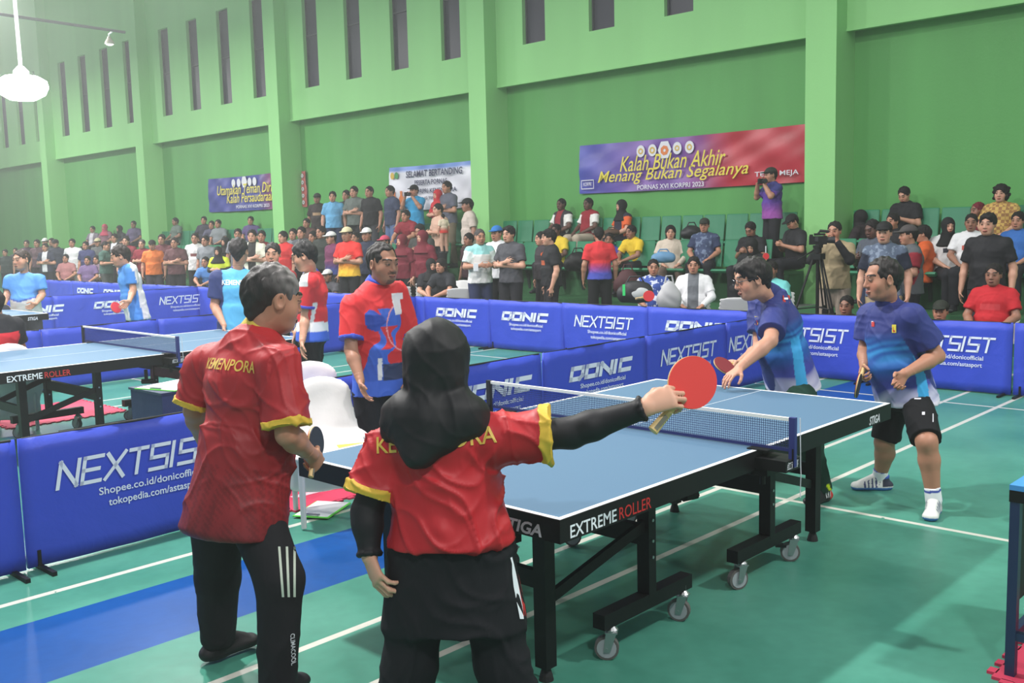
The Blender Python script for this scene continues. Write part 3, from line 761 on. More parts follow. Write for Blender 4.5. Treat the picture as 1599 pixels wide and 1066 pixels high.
def barrier_cloth(Ln):
    nx, nz = 18, 8; hgt = .715; vs = []
    for sgn in (-1, 1):
        for j in range(nz+1):
            for i in range(nx+1):
                x = Ln*(i/nx-.5); z = .012+(hgt-.012)*j/nz
                bulge = .004*math.sin(7*x+3*z)+.003*math.sin(17*x-6*z)
                th = .010 if abs(i/nx-.5) < .49 else .014
                if j == nz: th = .006
                vs.append((x, sgn*th+bulge, z-(.006*math.cos(math.pi*x/Ln) if j == nz else 0)))
    o = (nx+1)*(nz+1); fs = []
    for j in range(nz):
        for i in range(nx):
            q = (j*(nx+1)+i, j*(nx+1)+i+1, (j+1)*(nx+1)+i+1, (j+1)*(nx+1)+i); fs.append(q); fs.append(tuple(k+o for k in q[::-1]))
    rim = [i for i in range(nx+1)]+[j*(nx+1)+nx for j in range(1, nz+1)]+[nz*(nx+1)+i for i in range(nx-1, -1, -1)]+[j*(nx+1) for j in range(nz-1, 0, -1)]
    for a, b_ in zip(rim, rim[1:]+rim[:1]): fs.append((b_, a, a+o, b_+o))
    return MB().add(vs, fs)
CLOTHS = {}
def word_mesh(kind):
    if kind in CLOTHS: return CLOTHS[kind]
    mb = MB()
    if kind == 'DONIC':
        put_print(mb, stroke_word('DONIC', .165, .112, .048, .062, .25), .91, 0, .42, FACE_MY, (0, 0, 0), .145, True)
        l1, l2 = MB(), MB(); put_print(l1, text_poly('Shopee.co.id/donicofficial', .012), .64, .02, .345, FACE_MY, (0, 0, 0), .052, True); put_print(l2, text_poly('tokopedia.com/astasport', .012), .58, .02, .285, FACE_MY, (0, 0, 0), .052, True)
    else:
        put_print(mb, stroke_word('NEXTSIST', .115, .15, .024, .036, .22), .99, 0, .40, FACE_MY, (0, 0, 0), .165, True)
        l1, l2 = MB(), MB(); put_print(l1, text_poly('Shopee.co.id/donicofficial', .012), .64, .06, .315, FACE_MY, (0, 0, 0), .056, True); put_print(l2, text_poly('tokopedia.com/astasport', .012), .58, .08, .245, FACE_MY, (0, 0, 0), .056, True)
    CLOTHS[kind] = [q.mesh('lettering', M_logo) for q in (mb, l1, l2)]; return CLOTHS[kind]
foot_me = MB().bbox((-.012, -.20, 0), (.012, .20, .022)).bbox((-.009, -.013, .02), (.009, .013, .10)).mesh('foot', M_black)
pole_me = {}
def barrier(x, y, rz, word, label, Ln=BL, wx=0.0, group=None):
    k = round(Ln, 3)
    if k not in pole_me:
        pole_me[k] = (barrier_cloth(Ln).mesh('cloth', M_cloth, True), MB().tube([(-Ln/2+.02, 0, .712), (Ln/2-.02, 0, .712)], .007, 6).mesh('top_rail', M_black))
    r = empty('barrier', (x, y, 0), rz); tag(r, label, 'barrier', group)
    link('cloth', pole_me[k][0], r); link('top_rail', pole_me[k][1], r)
    for sx in (-1, 1): link('foot', foot_me, r, (sx*(Ln/2-.06), 0, 0))
    for me in (word_mesh(word) if word else []): link('lettering', me, r, (wx, -.020, 0))
    return r
# along the near side of the second court (facing the first court)
Y2 = 3.26
barrier(-1.29, Y2, 0, None, 'blue barrier cut off at the left edge of the picture', 1.42)
barrier(.145, Y2, 0, 'NEXTSIST', 'blue NEXTSIST barrier behind the man in the dark red shirt', 1.42, -.05)
barrier(1.55, 3.62, 0, None, 'blue barrier standing behind the white covered chair', 1.3)
barrier(2.86, Y2, 0, 'DONIC', 'blue DONIC barrier half hidden behind the table net', 1.40, .12)
barrier(4.31, Y2, 0, 'DONIC', 'blue DONIC barrier just left of the raised red paddle', 1.44, .04)
barrier(5.74, Y2, 0, 'NEXTSIST', 'blue NEXTSIST barrier behind the raised red paddle', 1.40, 0)
barrier(7.06, Y2, 0, 'NEXTSIST', 'blue NEXTSIST barrier behind the man with glasses', 1.22, -.10)
# along the stand (seams and words as in the photograph), facing -x
XB = 7.774
for c, w_, lb in [(-1.96, 'DONIC', 'far blue barrier beyond the right edge'), (-.54, 'NEXTSIST', 'far blue barrier at the right edge of the picture'), (.20, None, None), (1.60, 'NEXTSIST', 'far blue NEXTSIST barrier behind the man in black shorts, to his right'),
                  (3.03, 'NEXTSIST', 'far blue NEXTSIST barrier between the two opposing players'), (4.47, 'DONIC', 'far blue barrier in front of the man in the white jacket'),
                  (5.90, 'NEXTSIST', 'far blue NEXTSIST barrier below the man in the black T-shirt'), (7.30, 'DONIC', 'far blue DONIC barrier below the man in the white and teal shirt'),
                  (8.70, 'DONIC', 'far blue DONIC barrier right of the umpire in red and blue')]:
    if w_ is None: continue
    barrier(XB, c if c != -.54 else .16, -math.pi/2, w_, lb, BL, .07 if w_ == 'NEXTSIST' and c < 2 else 0) if c > -1.9 else None
for k in range(11):
    y = 10.12+1.43*k
    barrier(XB, y, -math.pi/2, 'DONIC' if k in (3, 7, 8) else None, 'far blue barrier along the stand beyond the second court, %s from the near end' % ORDS[k], 1.42, 0, 'barriers along the stand beyond the second court')
# between the second and third court, and beyond the third court
for k in range(5):
    x = 7.06-1.43*k
    barrier(x, 9.62, 0, 'DONIC' if k == 1 else None, 'blue DONIC barrier between the umpire in red and blue and the young man in profile' if k == 1 else 'plain blue barrier behind the second table, %s from the right end' % ORDS[k], 1.42, -.28 if k == 1 else 0, None if k == 1 else 'barriers behind the second table')
for k in range(4):
    x = 7.03-1.44*k
    barrier(x, 16.25, 0, ['NEXTSIST', 'DONIC', 'DONIC', 'DONIC'][k], ['blue NEXTSIST barrier behind the man in the light blue shirt', 'blue DONIC barrier behind the player with the red paddle at left', 'blue DONIC barrier behind the left end of the third table', 'blue barrier at the far left of the row behind the third table'][k], 1.43, [.35, .45, .45, .3][k])

# ================================================================== TABLES
def table_top_mat():
    m = mat('blue_table_top', (84, 114, 140), .6, 0, .18, bump=(120, .03, .001)); return m
M_top = table_top_mat(); M_line = mat('white_table_line', (238, 240, 242), .45)
def caster(parent, x, y, turn, brake):
    r = empty('caster', (x, y, 0), turn+math.pi); r.parent = parent
    R = .050
    MB().tube([(-.014, 0, R), (.014, 0, R)], R, 20).obj('tyre', M_tyre, r)
    w = MB().tube([(-.0165, 0, R), (.0165, 0, R)], R*.80, 18); w.tube([(-.022, 0, R), (.022, 0, R)], .012, 10); w.obj('wheel', M_wheel, r)
    f = MB()
    for sx in (-1, 1): f.prism([(-.012, R-.012), (.014, R-.012), (.040, .115), (-.002, .120)], -.0015, .0015, np.array([[0, 0, 1], [1, 0, 0], [0, 1, 0.]]), (sx*.024, 0, 0))
    f.box((0, .02, .118), (.054, .050, .006)); f.tube([(0, .02, .118), (0, .02, .128), (0, .02, .142)], [.026, .028, .014], 12); f.tube([(0, .02, .14), (0, .02, .165)], .012, 8); f.tube([(-.028, 0, R), (.028, 0, R)], .006, 8)
    f.obj('fork', M_chrome, r)
    if brake: MB().bbox((-.02, -.075, .075), (.02, -.02, .088)).obj('brake_pedal', M_dark, r)
def pp_table(x0, y0, label, prints=True, net=True):
    r = empty('table_tennis_table', (x0, y0, 0)); tag(r, label, 'table', None)
    Lh, Wd, T = 1.37, 1.525, .76
    for k in (0, 1):
        a = k*Lh+(.002 if k else 0); b_ = (k+1)*Lh-(0 if k else .002)
        h = MB().bbox((a, 0, T-.022), (b_, Wd, T)).obj('table_half', M_top, r)
        e = MB(); z0, z1 = T-.001, T+.0008
        e.bbox((a, -.0006, z0), (b_, .020, z1)); e.bbox((a, Wd-.020, z0), (b_, Wd+.0006, z1))
        if k == 0: e.bbox((-.0006, .02, z0), (.020, Wd-.02, z1))
        else: e.bbox((2*Lh-.020, .02, z0), (2*Lh+.0006, Wd-.02, z1))
        e.bbox((a+.02 if k == 0 else a, Wd/2-.0015, T), (b_-(0 if k == 0 else .02), Wd/2+.0015, z1))
        e.obj('line_marking', M_line, h)
        ap = MB(); zt, zb = T-.0006, T-.085
        ap.bbox((a, -.004, zb), (b_, -.0002, zt)); ap.bbox((a, Wd+.0002, zb), (b_, Wd+.004, zt)); ap.bbox((a, -.002, zb), (b_, .026, T-.0225)); ap.bbox((a, Wd-.026, zb), (b_, Wd+.002, T-.0225))
        xe = -.004 if k == 0 else 2*Lh+.0002; ap.bbox((xe, -.004, zb), (xe+.0038, Wd+.004, zt)); xe = 0 if k == 0 else 2*Lh-.026; ap.bbox((xe, .026, zb), (xe+.025, Wd-.026, T-.0225)); xi = Lh-.05 if k == 0 else Lh+.03
        ap.bbox((xi, .026, zb+.01), (xi+.02, Wd-.026, zt)); ap.obj('apron', M_black, h)
        xl = .26 if k == 0 else 2*Lh-.26; xp = .84 if k == 0 else 2*Lh-.88
        for y, yy in ((.31, .245), (Wd-.31, Wd-.245)):
            lg = MB().bar((xl, y, .055), (xl, y, zb+.01), .060, .060).obj('leg', M_black, r)
            MB().tube([(xl, y, .0), (xl, y, .02), (xl, y, .045), (xl, y, .058)], [.030, .026, .018, .022], 14).obj('foot', M_rubber, lg)
            st = MB().bar((xp, yy, .19), (xp, yy, zb+.01), .062, .05).bar((xp-.33, yy, .172), (xp+.30, yy, .172), .060, .062); st.obj('wheel_frame', M_black, r)
            sg = 1 if k == 0 else -1
            bo = MB()
            for z in (.36, .43, .52): bo.tube([(xp+sg*.0, yy-.026, z), (xp, yy-.036, z)], .007, 8)
            bo.obj('bolt', M_chrome, r)
            MB().bar((xl+sg*.02, y, .32), (xp-sg*.02, yy, .50), .022, .045).obj('brace', M_black, r)
            caster(r, xp-.28, yy, .6+.5*k, False); caster(r, xp+.24, yy, .35+.2*k, k == 1 and y < 1)
        MB().bar((xl, .34, .40), (xl, Wd-.34, .40), .030, .07).obj('cross_bar', M_black, r)
        MB().bar((xp, .27, .45), (xp, Wd-.27, .45), .035, .085).obj('cross_bar', M_black, r)
    cl = MB().tube([(Lh-.05, .35, .60), (Lh-.05, .35, .50)], .016, 8).tube([(Lh-.09, .35, .50), (Lh+.01, .35, .49)], .022, 8); cl.obj('latch', M_black, r)
    MB().bar((Lh-.03, .3, .62), (Lh-.03, Wd-.3, .62), .03).obj('latch_bar', M_black, r)
    if prints:
        w1, w2, w3 = MB(), MB(), MB()
        put_print(w1, text_poly('EXTREME', .012), .262, 0, T-.077, FACE_MY, (.05, -.0048, 0), .046)
        put_print(w2, text_poly('ROLLER', .005), .20, 0, T-.077, FACE_MY, (.328, -.0048, 0), .046)
        put_print(w3, text_poly('STIGA', .03, .25), .13, 0, T-.078, FACE_MY, (2.47, -.0048, 0), .045)
        put_print(w3, text_poly('STIGA', .03, .25), .20, 0, T-.078, FACE_MX, (-.0048, .28, 0), .046)
        w1.obj('lettering', M_white, r); w2.obj('lettering', mat('roller_red', (205, 44, 44), .5), r); w3.obj('lettering', M_pale, r)
    if net:
        nt = empty('net', (x0+Lh, y0, T)); tag(nt, 'net across %s' % label.replace('blue ', 'the '), 'net')
        y_a, y_b = -.1525, Wd+.1525
        M_nc = mat('navy_net_cord', (34, 44, 104), .6)
        MB().bbox((-.008, y_a+.012, .138), (.008, y_b-.012, .1525)).obj('top_tape', mat('white_net_tape', (226, 226, 222), .6), nt)
        cd = MB(); yy = y_a+.02
        while yy < y_b: cd.bbox((-.0009, yy-.0009, .012), (.0009, yy+.0009, .139)); yy += .0105
        zz = .022
        while zz < .138: cd.bbox((-.0009, y_a+.015, zz-.0009), (.0009, y_b-.015, zz+.0009)); zz += .0105
        c_ = cd.obj('net_cords', M_nc, nt); c_['kind'] = 'stuff'
        MB().bbox((-.003, y_a+.015, .004), (.003, y_b-.015, .018)).obj('bottom_band', M_nc, nt)
        for sy, ye in ((1, y_a), (-1, y_b)):
            MB().bbox((-.011, ye-.008, -.06), (.011, ye+.020, .155)).obj('post', M_dark if ye > 1 else mat('navy_post_sleeve', (36, 46, 110), .55), nt)
            MB().bbox((-.012, ye-.004, -.062), (.012, ye+.004, .02)).bbox((-.07, ye, -.075), (.07, ye+sy*.15, -.026)).bbox((-.05, ye+sy*.10, .0012), (.05, ye+sy*.20, .006)).bbox((-.05, ye+sy*.10, -.11), (.05, ye+sy*.18, -.078)).tube([(0, ye+sy*.15, -.16), (0, ye+sy*.15, -.11)], .012, 10).obj('clamp', M_black, nt)
        if prints:
            q = MB(); put_print(q, text_poly('红双喜', .01, .15), .10, 0, -.066, FACE_MY, (-.06, y_a-.0008, 0), .034); q2 = MB(); put_print(q2, text_poly('P·100', .01), .03, 0, -.098, FACE_MY, (0, y_a+.099, 0), .012)
            q.obj('lettering', M_pale, nt)
            s_ = MB().tube([(.03, y_a-.012, .15), (.032, y_a-.014, .0), (.034, y_a-.014, -.06), (.03, y_a-.018, -.10), (.036, y_a-.012, -.17), (.03, y_a-.016, -.20)], .0022, 5).obj('cord', M_pale, nt)
    return r
pp_table(0, 0, 'blue table tennis table in front where the doubles are played')
pp_table(.22, 5.72, 'blue table tennis table on the second court at left')
pp_table(.15, 11.50, 'blue table tennis table on the third court, only its end in view')

# table with a black skirt panel at the right edge
t = empty('umpire_table', (1.42, -1.03, 0)); tag(t, 'navy framed umpire table with black front panel at the right picture edge', 'table')
M_nv = mat('navy_steel', (30, 42, 78), .4)
MB().bbox((-.02, -.62, .735), (.72, .02, .755)).obj('tabletop', mat('sky_blue_top', (70, 140, 205), .4), t)
ap = MB().bbox((-.02, -.62, .69), (.72, .02, .735)).obj('apron', M_black, t)
for x, y in ((0, 0), (.70, 0), (0, -.6), (.70, -.6)): MB().bar((x, y, 0), (x, y, .69), .035).obj('leg', M_nv, t)
MB().bbox((.03, .02, .26), (.72, .028, .69)).obj('front_panel', M_black, t)
MB().bar((0, 0, .17), (0, -.6, .17), .03).obj('cross_bar', M_nv, t); MB().bar((0, 0, .17), (.70, 0, .17), .03).obj('cross_bar', M_nv, t)
# foam mats with toothed edges
M_foam = mat('red_foam', (196, 52, 84), .75, bump=(50, .2, .003)); M_foamw = mat('pale_foam', (226, 190, 200), .75)
def foam(name, x0, y0, x1, y1, label, m, z=.012):
    mb = MB().bbox((x0, y0, 0), (x1, y1, z)); k = 0
    xx = x0+.04
    while xx < x1-.04:
        mb.bbox((xx, y0-.03, 0), (xx+.045, y0+.005, z)); mb.bbox((xx, y1-.005, 0), (xx+.045, y1+.03, z)); xx += .09
    yy = y0+.04
    while yy < y1-.04:
        mb.bbox((x0-.03, yy, 0), (x0+.005, yy+.045, z)); mb.bbox((x1-.005, yy, 0), (x1+.03, yy+.045, z)); yy += .09
    o = mb.obj(name, m); tag(o, label, 'mat'); return o
foam('foam_mat', 1.36, -2.0, 2.2, -.98, 'red toothed foam mat under the umpire table at bottom right', M_foam)
foam('foam_mat', .98, 3.05, 1.98, 3.52, 'red toothed foam mat under the white covered chair', M_foam)
foam('foam_mat', .9, 7.5, 2.0, 8.6, 'red foam mat under the second table at left', M_foam)
s_ = MB().bbox((1.15, 3.30, .0125), (1.9, 3.36, .0145)).obj('tape_strip', M_foamw); tag(s_, 'pale strip lying across the red foam mat', 'tape')
def clipboard(P, rz, label, w=.23, l=.32, tilt=None):
    r = empty('clipboard', P, rz); tag(r, label, 'clipboard')
    MB().bbox((-l/2, -w/2, 0), (l/2, w/2, .006)).obj('board', mat('lime_board', (110, 220, 80), .5), r)
    MB().bbox((-l/2+.012, -w/2+.012, .006), (l/2-.005, w/2-.008, .008)).obj('paper', mat('paper', (240, 240, 242), .6), r)
    MB().bbox((-l/2+.01, -.05, .008), (-l/2+.035, .05, .016)).obj('clip', M_chrome, r)
    return r
clipboard((1.10, 2.93, .013), .5, 'green edged clipboard with white paper on the floor by the red mat', .24, .34)
# ---- white covered chairs
M_cover = mat('white_chair_cover', (226, 222, 222), .8, bump=(7, .5, .012)); M_pvc = mat('white_plastic', (205, 205, 205), .5)
CH = {}
def covered_chair(P, rz, label, cover=True):
    if 'm' not in CH:
        bk = [econe((0, .22, .42), (0, .29, .72), (.235, .038), (.190, .034), (1, 0, 0), .03, cap=3.2), econe((0, .19, .16), (0, .22, .44), (.25, .05), (.24, .045), (1, 0, 0), .03), econe((0, -.22, .42), (0, .18, .43), (.235, .035), (.235, .035), (1, 0, 0), .03)]
        P_, Q_ = skin(bk, .014); P_ = fold(P_, normals(P_, Q_), .007, 1.6); CH['m'] = new_mesh('chair_cover', P_, Q_, [M_cover])
        CH['leg'] = MB().tube([(0, 0, 0), (0, 0, .42)], [.016, .022], 8).mesh('leg', M_pvc)
        b2 = [econe((0, .20, .42), (0, .29, .80), (.225, .016), (.19, .014), (1, 0, 0), .02, cap=2.0), econe((0, -.22, .43), (0, .2, .42), (.225, .018), (.22, .018), (1, 0, 0), .02)]
        P_, Q_ = skin(b2, .012); CH['shell'] = new_mesh('chair_shell', P_, Q_, [M_pvc])
    r = empty('covered_chair' if cover else 'plastic_chair', P, rz); tag(r, label, 'chair')
    link('chair_cover' if cover else 'chair_shell', CH['m' if cover else 'shell'], r)
    for x, y in ((-.2, -.2), (.2, -.2), (-.2, .22), (.2, .22)): link('leg', CH['leg'], r, (x, y, 0))
    return r
c1 = covered_chair((*gnd(520, 6.15, 0)[:2], .012), math.radians(-28), 'white covered chair on the red mat left of the umpire in red and blue')
MB().bbox((.02, -.255, .47), (.2, -.16, .475)).obj('yellow_patch', mat('lime_patch', (215, 226, 60), .6), c1)
covered_chair(tuple(gnd(487, 7.0, 0)), math.radians(-40), 'white covered chair half hidden behind another white chair')
covered_chair(tuple(gnd(18, 9.3, 0)), math.radians(165), 'white covered chair at the left edge under the seated man')
def atx(px, X): d = ray(px, 500); return CAM+(X-CAM[0])/d[0]*d
for px, X, rz, lb in [(1143, 8.5, 128, 'empty white plastic chair left of the man with glasses'), (628, 8.45, 135, 'empty white chair left of the two crouching women'), (716, 8.45, 140, 'empty white chair right of the two crouching women')]:
    P = atx(px, X); covered_chair((P[0], P[1], 0), math.radians(rz), lb, False)
# small table with a green edged score sheet
P = gnd(292, 6.9, 0)
t = empty('side_table', tuple(P)); tag(t, 'small navy draped umpire table with a score sheet, left of the dark red shirt', 'table')
MB().bbox((-.25, -.22, .05), (.25, .22, .72)).obj('table_drape', mat('navy_drape', (44, 58, 96), .8, bump=(6, .5, .02)), t)
MB().bbox((-.26, -.23, .72), (.26, .23, .735)).obj('tabletop', M_nv, t)
for x in (-.2, .2):
    for y in (-.17, .17): MB().bar((x, y, 0), (x, y, .06), .03).obj('leg', M_black, t)
clipboard((P[0]-.02, P[1]-.0, .735), .3, 'green edged score sheet lying on the small navy umpire table', .36, .42)

# ================================================================== PEOPLE IN FRONT
SKIN = {'a': (196, 146, 122), 'b': (178, 128, 104), 'c': (150, 106, 86), 'd': (96, 66, 56), 'p': (205, 156, 132)}
def pose(nk, pel, th, hd, hth, hpitch=0.0, hs=1.0, shw=.180, lean=0.0, tilt=0.0, hip=.095, hth_b=None):
    J = {'nk': np.array(nk), 'pel': np.array(pel)}
    f = facing(th, nk); up = unit(J['nk']-J['pel']); r = unit(np.cross(f, up)); fw = unit(np.cross(up, r))
    J['fw'], J['rt'], J['up'] = fw, r, up
    r2 = unit(r*math.cos(tilt)+up*math.sin(tilt))
    sh = J['nk']-up*.055
    J['shR'] = sh+r2*shw; J['shL'] = sh-r2*shw
    rh = unit(V3(r[0], r[1], 0)) if hth_b is None else unit(np.cross(facing(hth_b, nk), V3(0, 0, 1)))
    J['hipR'] = J['pel']-V3(0, 0, .03)+rh*hip; J['hipL'] = J['pel']-V3(0, 0, .03)-rh*hip
    J['hd'] = np.array(hd); hf = facing(hth, hd); hf = unit(hf-V3(0, 0, math.tan(hpitch))); J['hR'] = frame_from(hf); J['hs'] = hs
    return J

def decal(name, body, origin, xdir, ydir, ndir, width, height, m, bvh, parent, base, bold=.0, shear=0.0, lift=.0045):
    """lettering laid on a curved shirt: every letter corner is dropped onto the cloth"""
    vs, fs, ext = text_poly(body, bold, shear) if isinstance(body, str) else body
    mb = MB(); P = []
    for v in vs:
        q = np.array(origin)+xdir*((v[0]/ext[0]-.5)*width)+ydir*((v[1]/ext[1]-.5)*height)
        hit = bvh.ray_cast(Vector(q+ndir*.35), Vector(-ndir), .7)
        P.append((np.array(hit[0])+np.array(hit[1])*lift if hit[0] is not None else q)-base)
    mb.add(P, fs); return mb.obj(name, m, parent)
def make_bvh(P, Q): return BVHTree.FromPolygons([tuple(p) for p in P], [tuple(q) for q in Q])

def hero(label, J, w=1.0, belly=0.0, skin_rgb=SKIN['b'], hands=None, shirt=None, pants=None, shoes=None, hair=None, hairc=(24, 20, 20), fat=0.0, nose=1.0, h=.010, hf=.0036, stubble=None, extra=None, group=None):
    base = np.array([J['anR'][0]*.5+J['anL'][0]*.5, J['anR'][1]*.5+J['anL'][1]*.5, min(J['anR'][2], J['anL'][2])-.085]); base[2] = max(base[2], 0)
    # hands
    HP = {}
    for s_ in 'RL':
        d, n_, t_, curl, th_ = hands[s_]
        HP[s_] = hand_prims(J['wr'+s_], d, n_, t_, curl, J.get('hand', .97), .05, th_)
    full = body_prims(J, w, True, HP, belly, fat, True, nose)
    parts = []
    nkc = J['hd']+J['hR'] @ V3(0, -.02, -.12)*J['hs']; hu = J['hR'][:, 2]
    P0_, Q0_ = skin(body_prims(J, w, False, None, belly), h, None, [(nkc, hu)]+[(J['wr'+s_]+unit(hands[s_][0])*.012, unit(hands[s_][0])) for s_ in ()])
    parts.append((P0_, Q0_))
    hb = J['hd']
    parts.append(skin(full, hf, (hb-.17, hb+.17), [(nkc-hu*.012, -hu)]))
    for s_ in 'RL':
        wr = J['wr'+s_]; d = unit(hands[s_][0]); c = wr+d*.08
        parts.append(skin([q for q in full if True], .004, (c-.16, c+.16), [(wr-d*.05, -d)], 0))
    P, Q = merge(parts)
    C = np.tile(lin(skin_rgb), (len(P), 1)); near = np.linalg.norm(P-hb, axis=1) < .2
    C[near] = head_colors(P[near], J['hd'], J['hR'], J['hs'], skin_rgb, stubble=stubble)
    if extra and 'skin' in extra: C = extra['skin'](P, C)
    root = link('person', new_mesh('person', P-base, Q, [M_skinv], C), None, tuple(base)); tag(root, label, 'person', group)
    out = {'root': root, 'base': base}
    # shirt
    if shirt:
        g = shirt.get('g', .014); L = torso_prims(J, g, w, belly, .05, [], shirt['drop'], shirt.get('flare', 0), .030)
        up = J['up']; hemn = unit(-up*.35-V3(0, 0, .65))
        cuts = [(J['pel']-up*shirt['drop']*.98, hemn)]
        for s_ in 'RL':
            L.append(sleeve(J['sh'+s_], J['el'+s_], shirt['sl'][s_] if isinstance(shirt['sl'], dict) else shirt['sl'], .072*w+g*.5, shirt.get('sr', .072)*w+g*.4))
        col = J['nk']+(J['hd']-J['nk'])*.20
        L.append(cone(J['nk']-up*.06, col, .075*w, .066*w, .02, [(col, unit(J['hd']-J['nk']))]))
        hs_ = shirt.get('h', .007)
        P, Q = skin(L, hs_, None, cuts); N = normals(P, Q)
        rel = (P-J['nk']) @ up
        amp = shirt.get('amp', .007); PF = crease(P, N, amp*1.6, shirt.get('fs', 1.5))
        if 'calm' in shirt:        # the printed upper back lies flat
            cm = np.exp(-((rel+shirt['calm'])/.055)**4)*((P-J['nk']) @ J['fw'] < -.02)*(np.abs((P-J['nk']) @ J['rt']) < .22); PF = PF+(P-PF)*(.92*cm)[:, None]
        hem = J['pel']-up*shirt['drop']; q = {'u': (P-hem) @ up, 'H': float((J['nk']-hem) @ up), 'x': (P-J['nk']) @ J['rt'], 'f': (P-J['nk']) @ J['fw'], 'N': N}
        cuff = np.zeros(len(P), bool); slv = np.zeros(len(P), bool)
        for s_ in 'RL':
            sh, el = J['sh'+s_], J['el'+s_]; fr = shirt['sl'][s_] if isinstance(shirt['sl'], dict) else shirt['sl']
            ln = np.linalg.norm(el-sh); d = unit(el-sh); t = (P-sh) @ d; dist = np.linalg.norm((P-sh)-t[:, None]*d, axis=1)
            out_ = (P-J['nk']) @ (J['rt'] if s_ == 'R' else -J['rt'])
            m_ = (t > .04) & (dist < .115) & ((out_ > .14) | (t > fr*ln*.6) & (dist < .1))
            slv |= m_; cuff |= (t > fr*ln-shirt.get('cw', .024)) & (dist < .105)
        q['slv'], q['cuff'] = slv, cuff; q['collar'] = ((P-J['nk']) @ unit(J['hd']-J['nk']) > .004) & (np.linalg.norm(P-J['nk'], axis=1) < .12)
        C = shirt['paint'](P, q); P = PF
        so = link('shirt', new_mesh('shirt', P-base, Q, [shirt.get('mat', M_shirtv)], C), root)
        out['shirt'] = so; out['bvh'] = make_bvh(P, Q)
        if 'trim' in shirt:
            cw = shirt.get('cw', .024)
            for s_ in 'RL':
                sh, el = J['sh'+s_], J['el'+s_]; fr = shirt['sl'][s_] if isinstance(shirt['sl'], dict) else shirt['sl']; d = unit(el-sh); e = sh+(el-sh)*fr
                ra, rb = .072*w+g*.5, shirt.get('sr', .072)*w+g*.4
                P_, Q_ = skin([cone(sh, e+d*.003, ra+.0045, rb+.0045, .01, [(e-d*cw, -d), (e+d*.003, d)])], .005); P_ = crease(P_, normals(P_, Q_), amp*1.6, shirt.get('fs', 1.5))
                link('sleeve_trim', new_mesh('sleeve_trim', P_-base, Q_, [M_shirtv], np.tile(lin(shirt['trim']), (len(P_), 1))), so)
        if 'collar' in shirt:
            ax_ = unit(J['hd']-J['nk']); c0 = J['nk']+(J['hd']-J['nk'])*.05; c1 = J['nk']+(J['hd']-J['nk'])*shirt.get('ch', .30)
            P_, Q_ = skin([cone(c0-ax_*.02, c1, .082*w, .064*w, .01, [(c0, -ax_), (c1, ax_)])], .005)
            link('collar', new_mesh('collar', P_-base, Q_, [M_shirtv], np.tile(lin(shirt['collar']), (len(P_), 1))), so)
    if pants:
        g = pants.get('g', .016); L = []
        hp = J['hipR']-J['hipL']; up = unit(J['nk']-J['pel'])
        L.append(econe(J['pel']-V3(0, 0, .05), J['pel']+up*.10, (.152*w+g*.7, .112*w+g*.7), (.140*w+g*.3, .105*w+g*.3), hp, .05, cap=.5))
        cuts = []
        for s_ in 'RL':
            h0, kn, an = J['hip'+s_], J['kn'+s_], J['an'+s_]
            if pants.get('short'):
                e = h0+(kn-h0)*pants['short']; d = unit(kn-h0); L.append(cone(h0+.14*(kn-h0), e, (.088*w+g*.4), (.080*w+g*.5), .05, [(e, d)]))
            else:
                e = an+V3(0, 0, pants.get('hem', -.02)); L += [cone(h0+.14*(kn-h0), kn, .090*w+g*.6, .070*w+g, .06), cone(kn, e, .068*w+g, pants.get('ra', .058)+g*.3, .03, [(e, unit(e-kn))])]
        if 'more' in pants: L += pants['more']
        P, Q = skin(L, pants.get('h', .009)); N = normals(P, Q); P = crease(P, N, pants.get('amp', .006)*1.6, 1.3)
        C = pants['paint'](P, J) if callable(pants['paint']) else np.tile(lin(pants['paint']), (len(P), 1))
        out['trousers'] = link('shorts' if pants.get('short') else 'trousers', new_mesh('trousers', P-base, Q, [M_pants], C), root)
        out['pbvh'] = make_bvh(P, Q)
    if shoes:
        for s_ in 'RL':
            an, ft = J['an'+s_], J['ft'+s_]
            L, cu_ = shoe_prims(an, ft); P, Q = skin(L, .006, None, cu_)
            f = unit(V3(ft[0], ft[1], 0)); q = {'z': P[:, 2]-(an[2]-.085), 'y': (P-an) @ f, 'x': (P-an) @ np.cross(f, V3(0, 0, 1))}
            link('shoe', new_mesh('shoe', P-base, Q, [M_shoev], shoes(P, q)), root)
            if 'socks' in (extra or {}):
                S_ = [cone(an+(J['kn'+s_]-an)*.23, an, .046, .048, .01, [(an+(J['kn'+s_]-an)*.23, J['kn'+s_]-an)])]
                P, Q = skin(S_, .007); zz = (P-an) @ unit(J['kn'+s_]-an)
                C = np.tile(lin((235, 236, 240)), (len(P), 1)); C[np.abs(zz-.062) < .007] = lin((60, 80, 170)); link('sock', new_mesh('sock', P-base, Q, [M_shirtv], C), root)
    if hair:
        P, Q = hair_mesh(hair, .0055)
        C = hairc(P) if callable(hairc) else np.tile(lin(hairc), (len(P), 1))
        Pw = (P*J['hs']) @ J['hR'].T+J['hd']
        link('hair', new_mesh('hair', Pw-base, Q, [M_hairv], C), root)
    return out

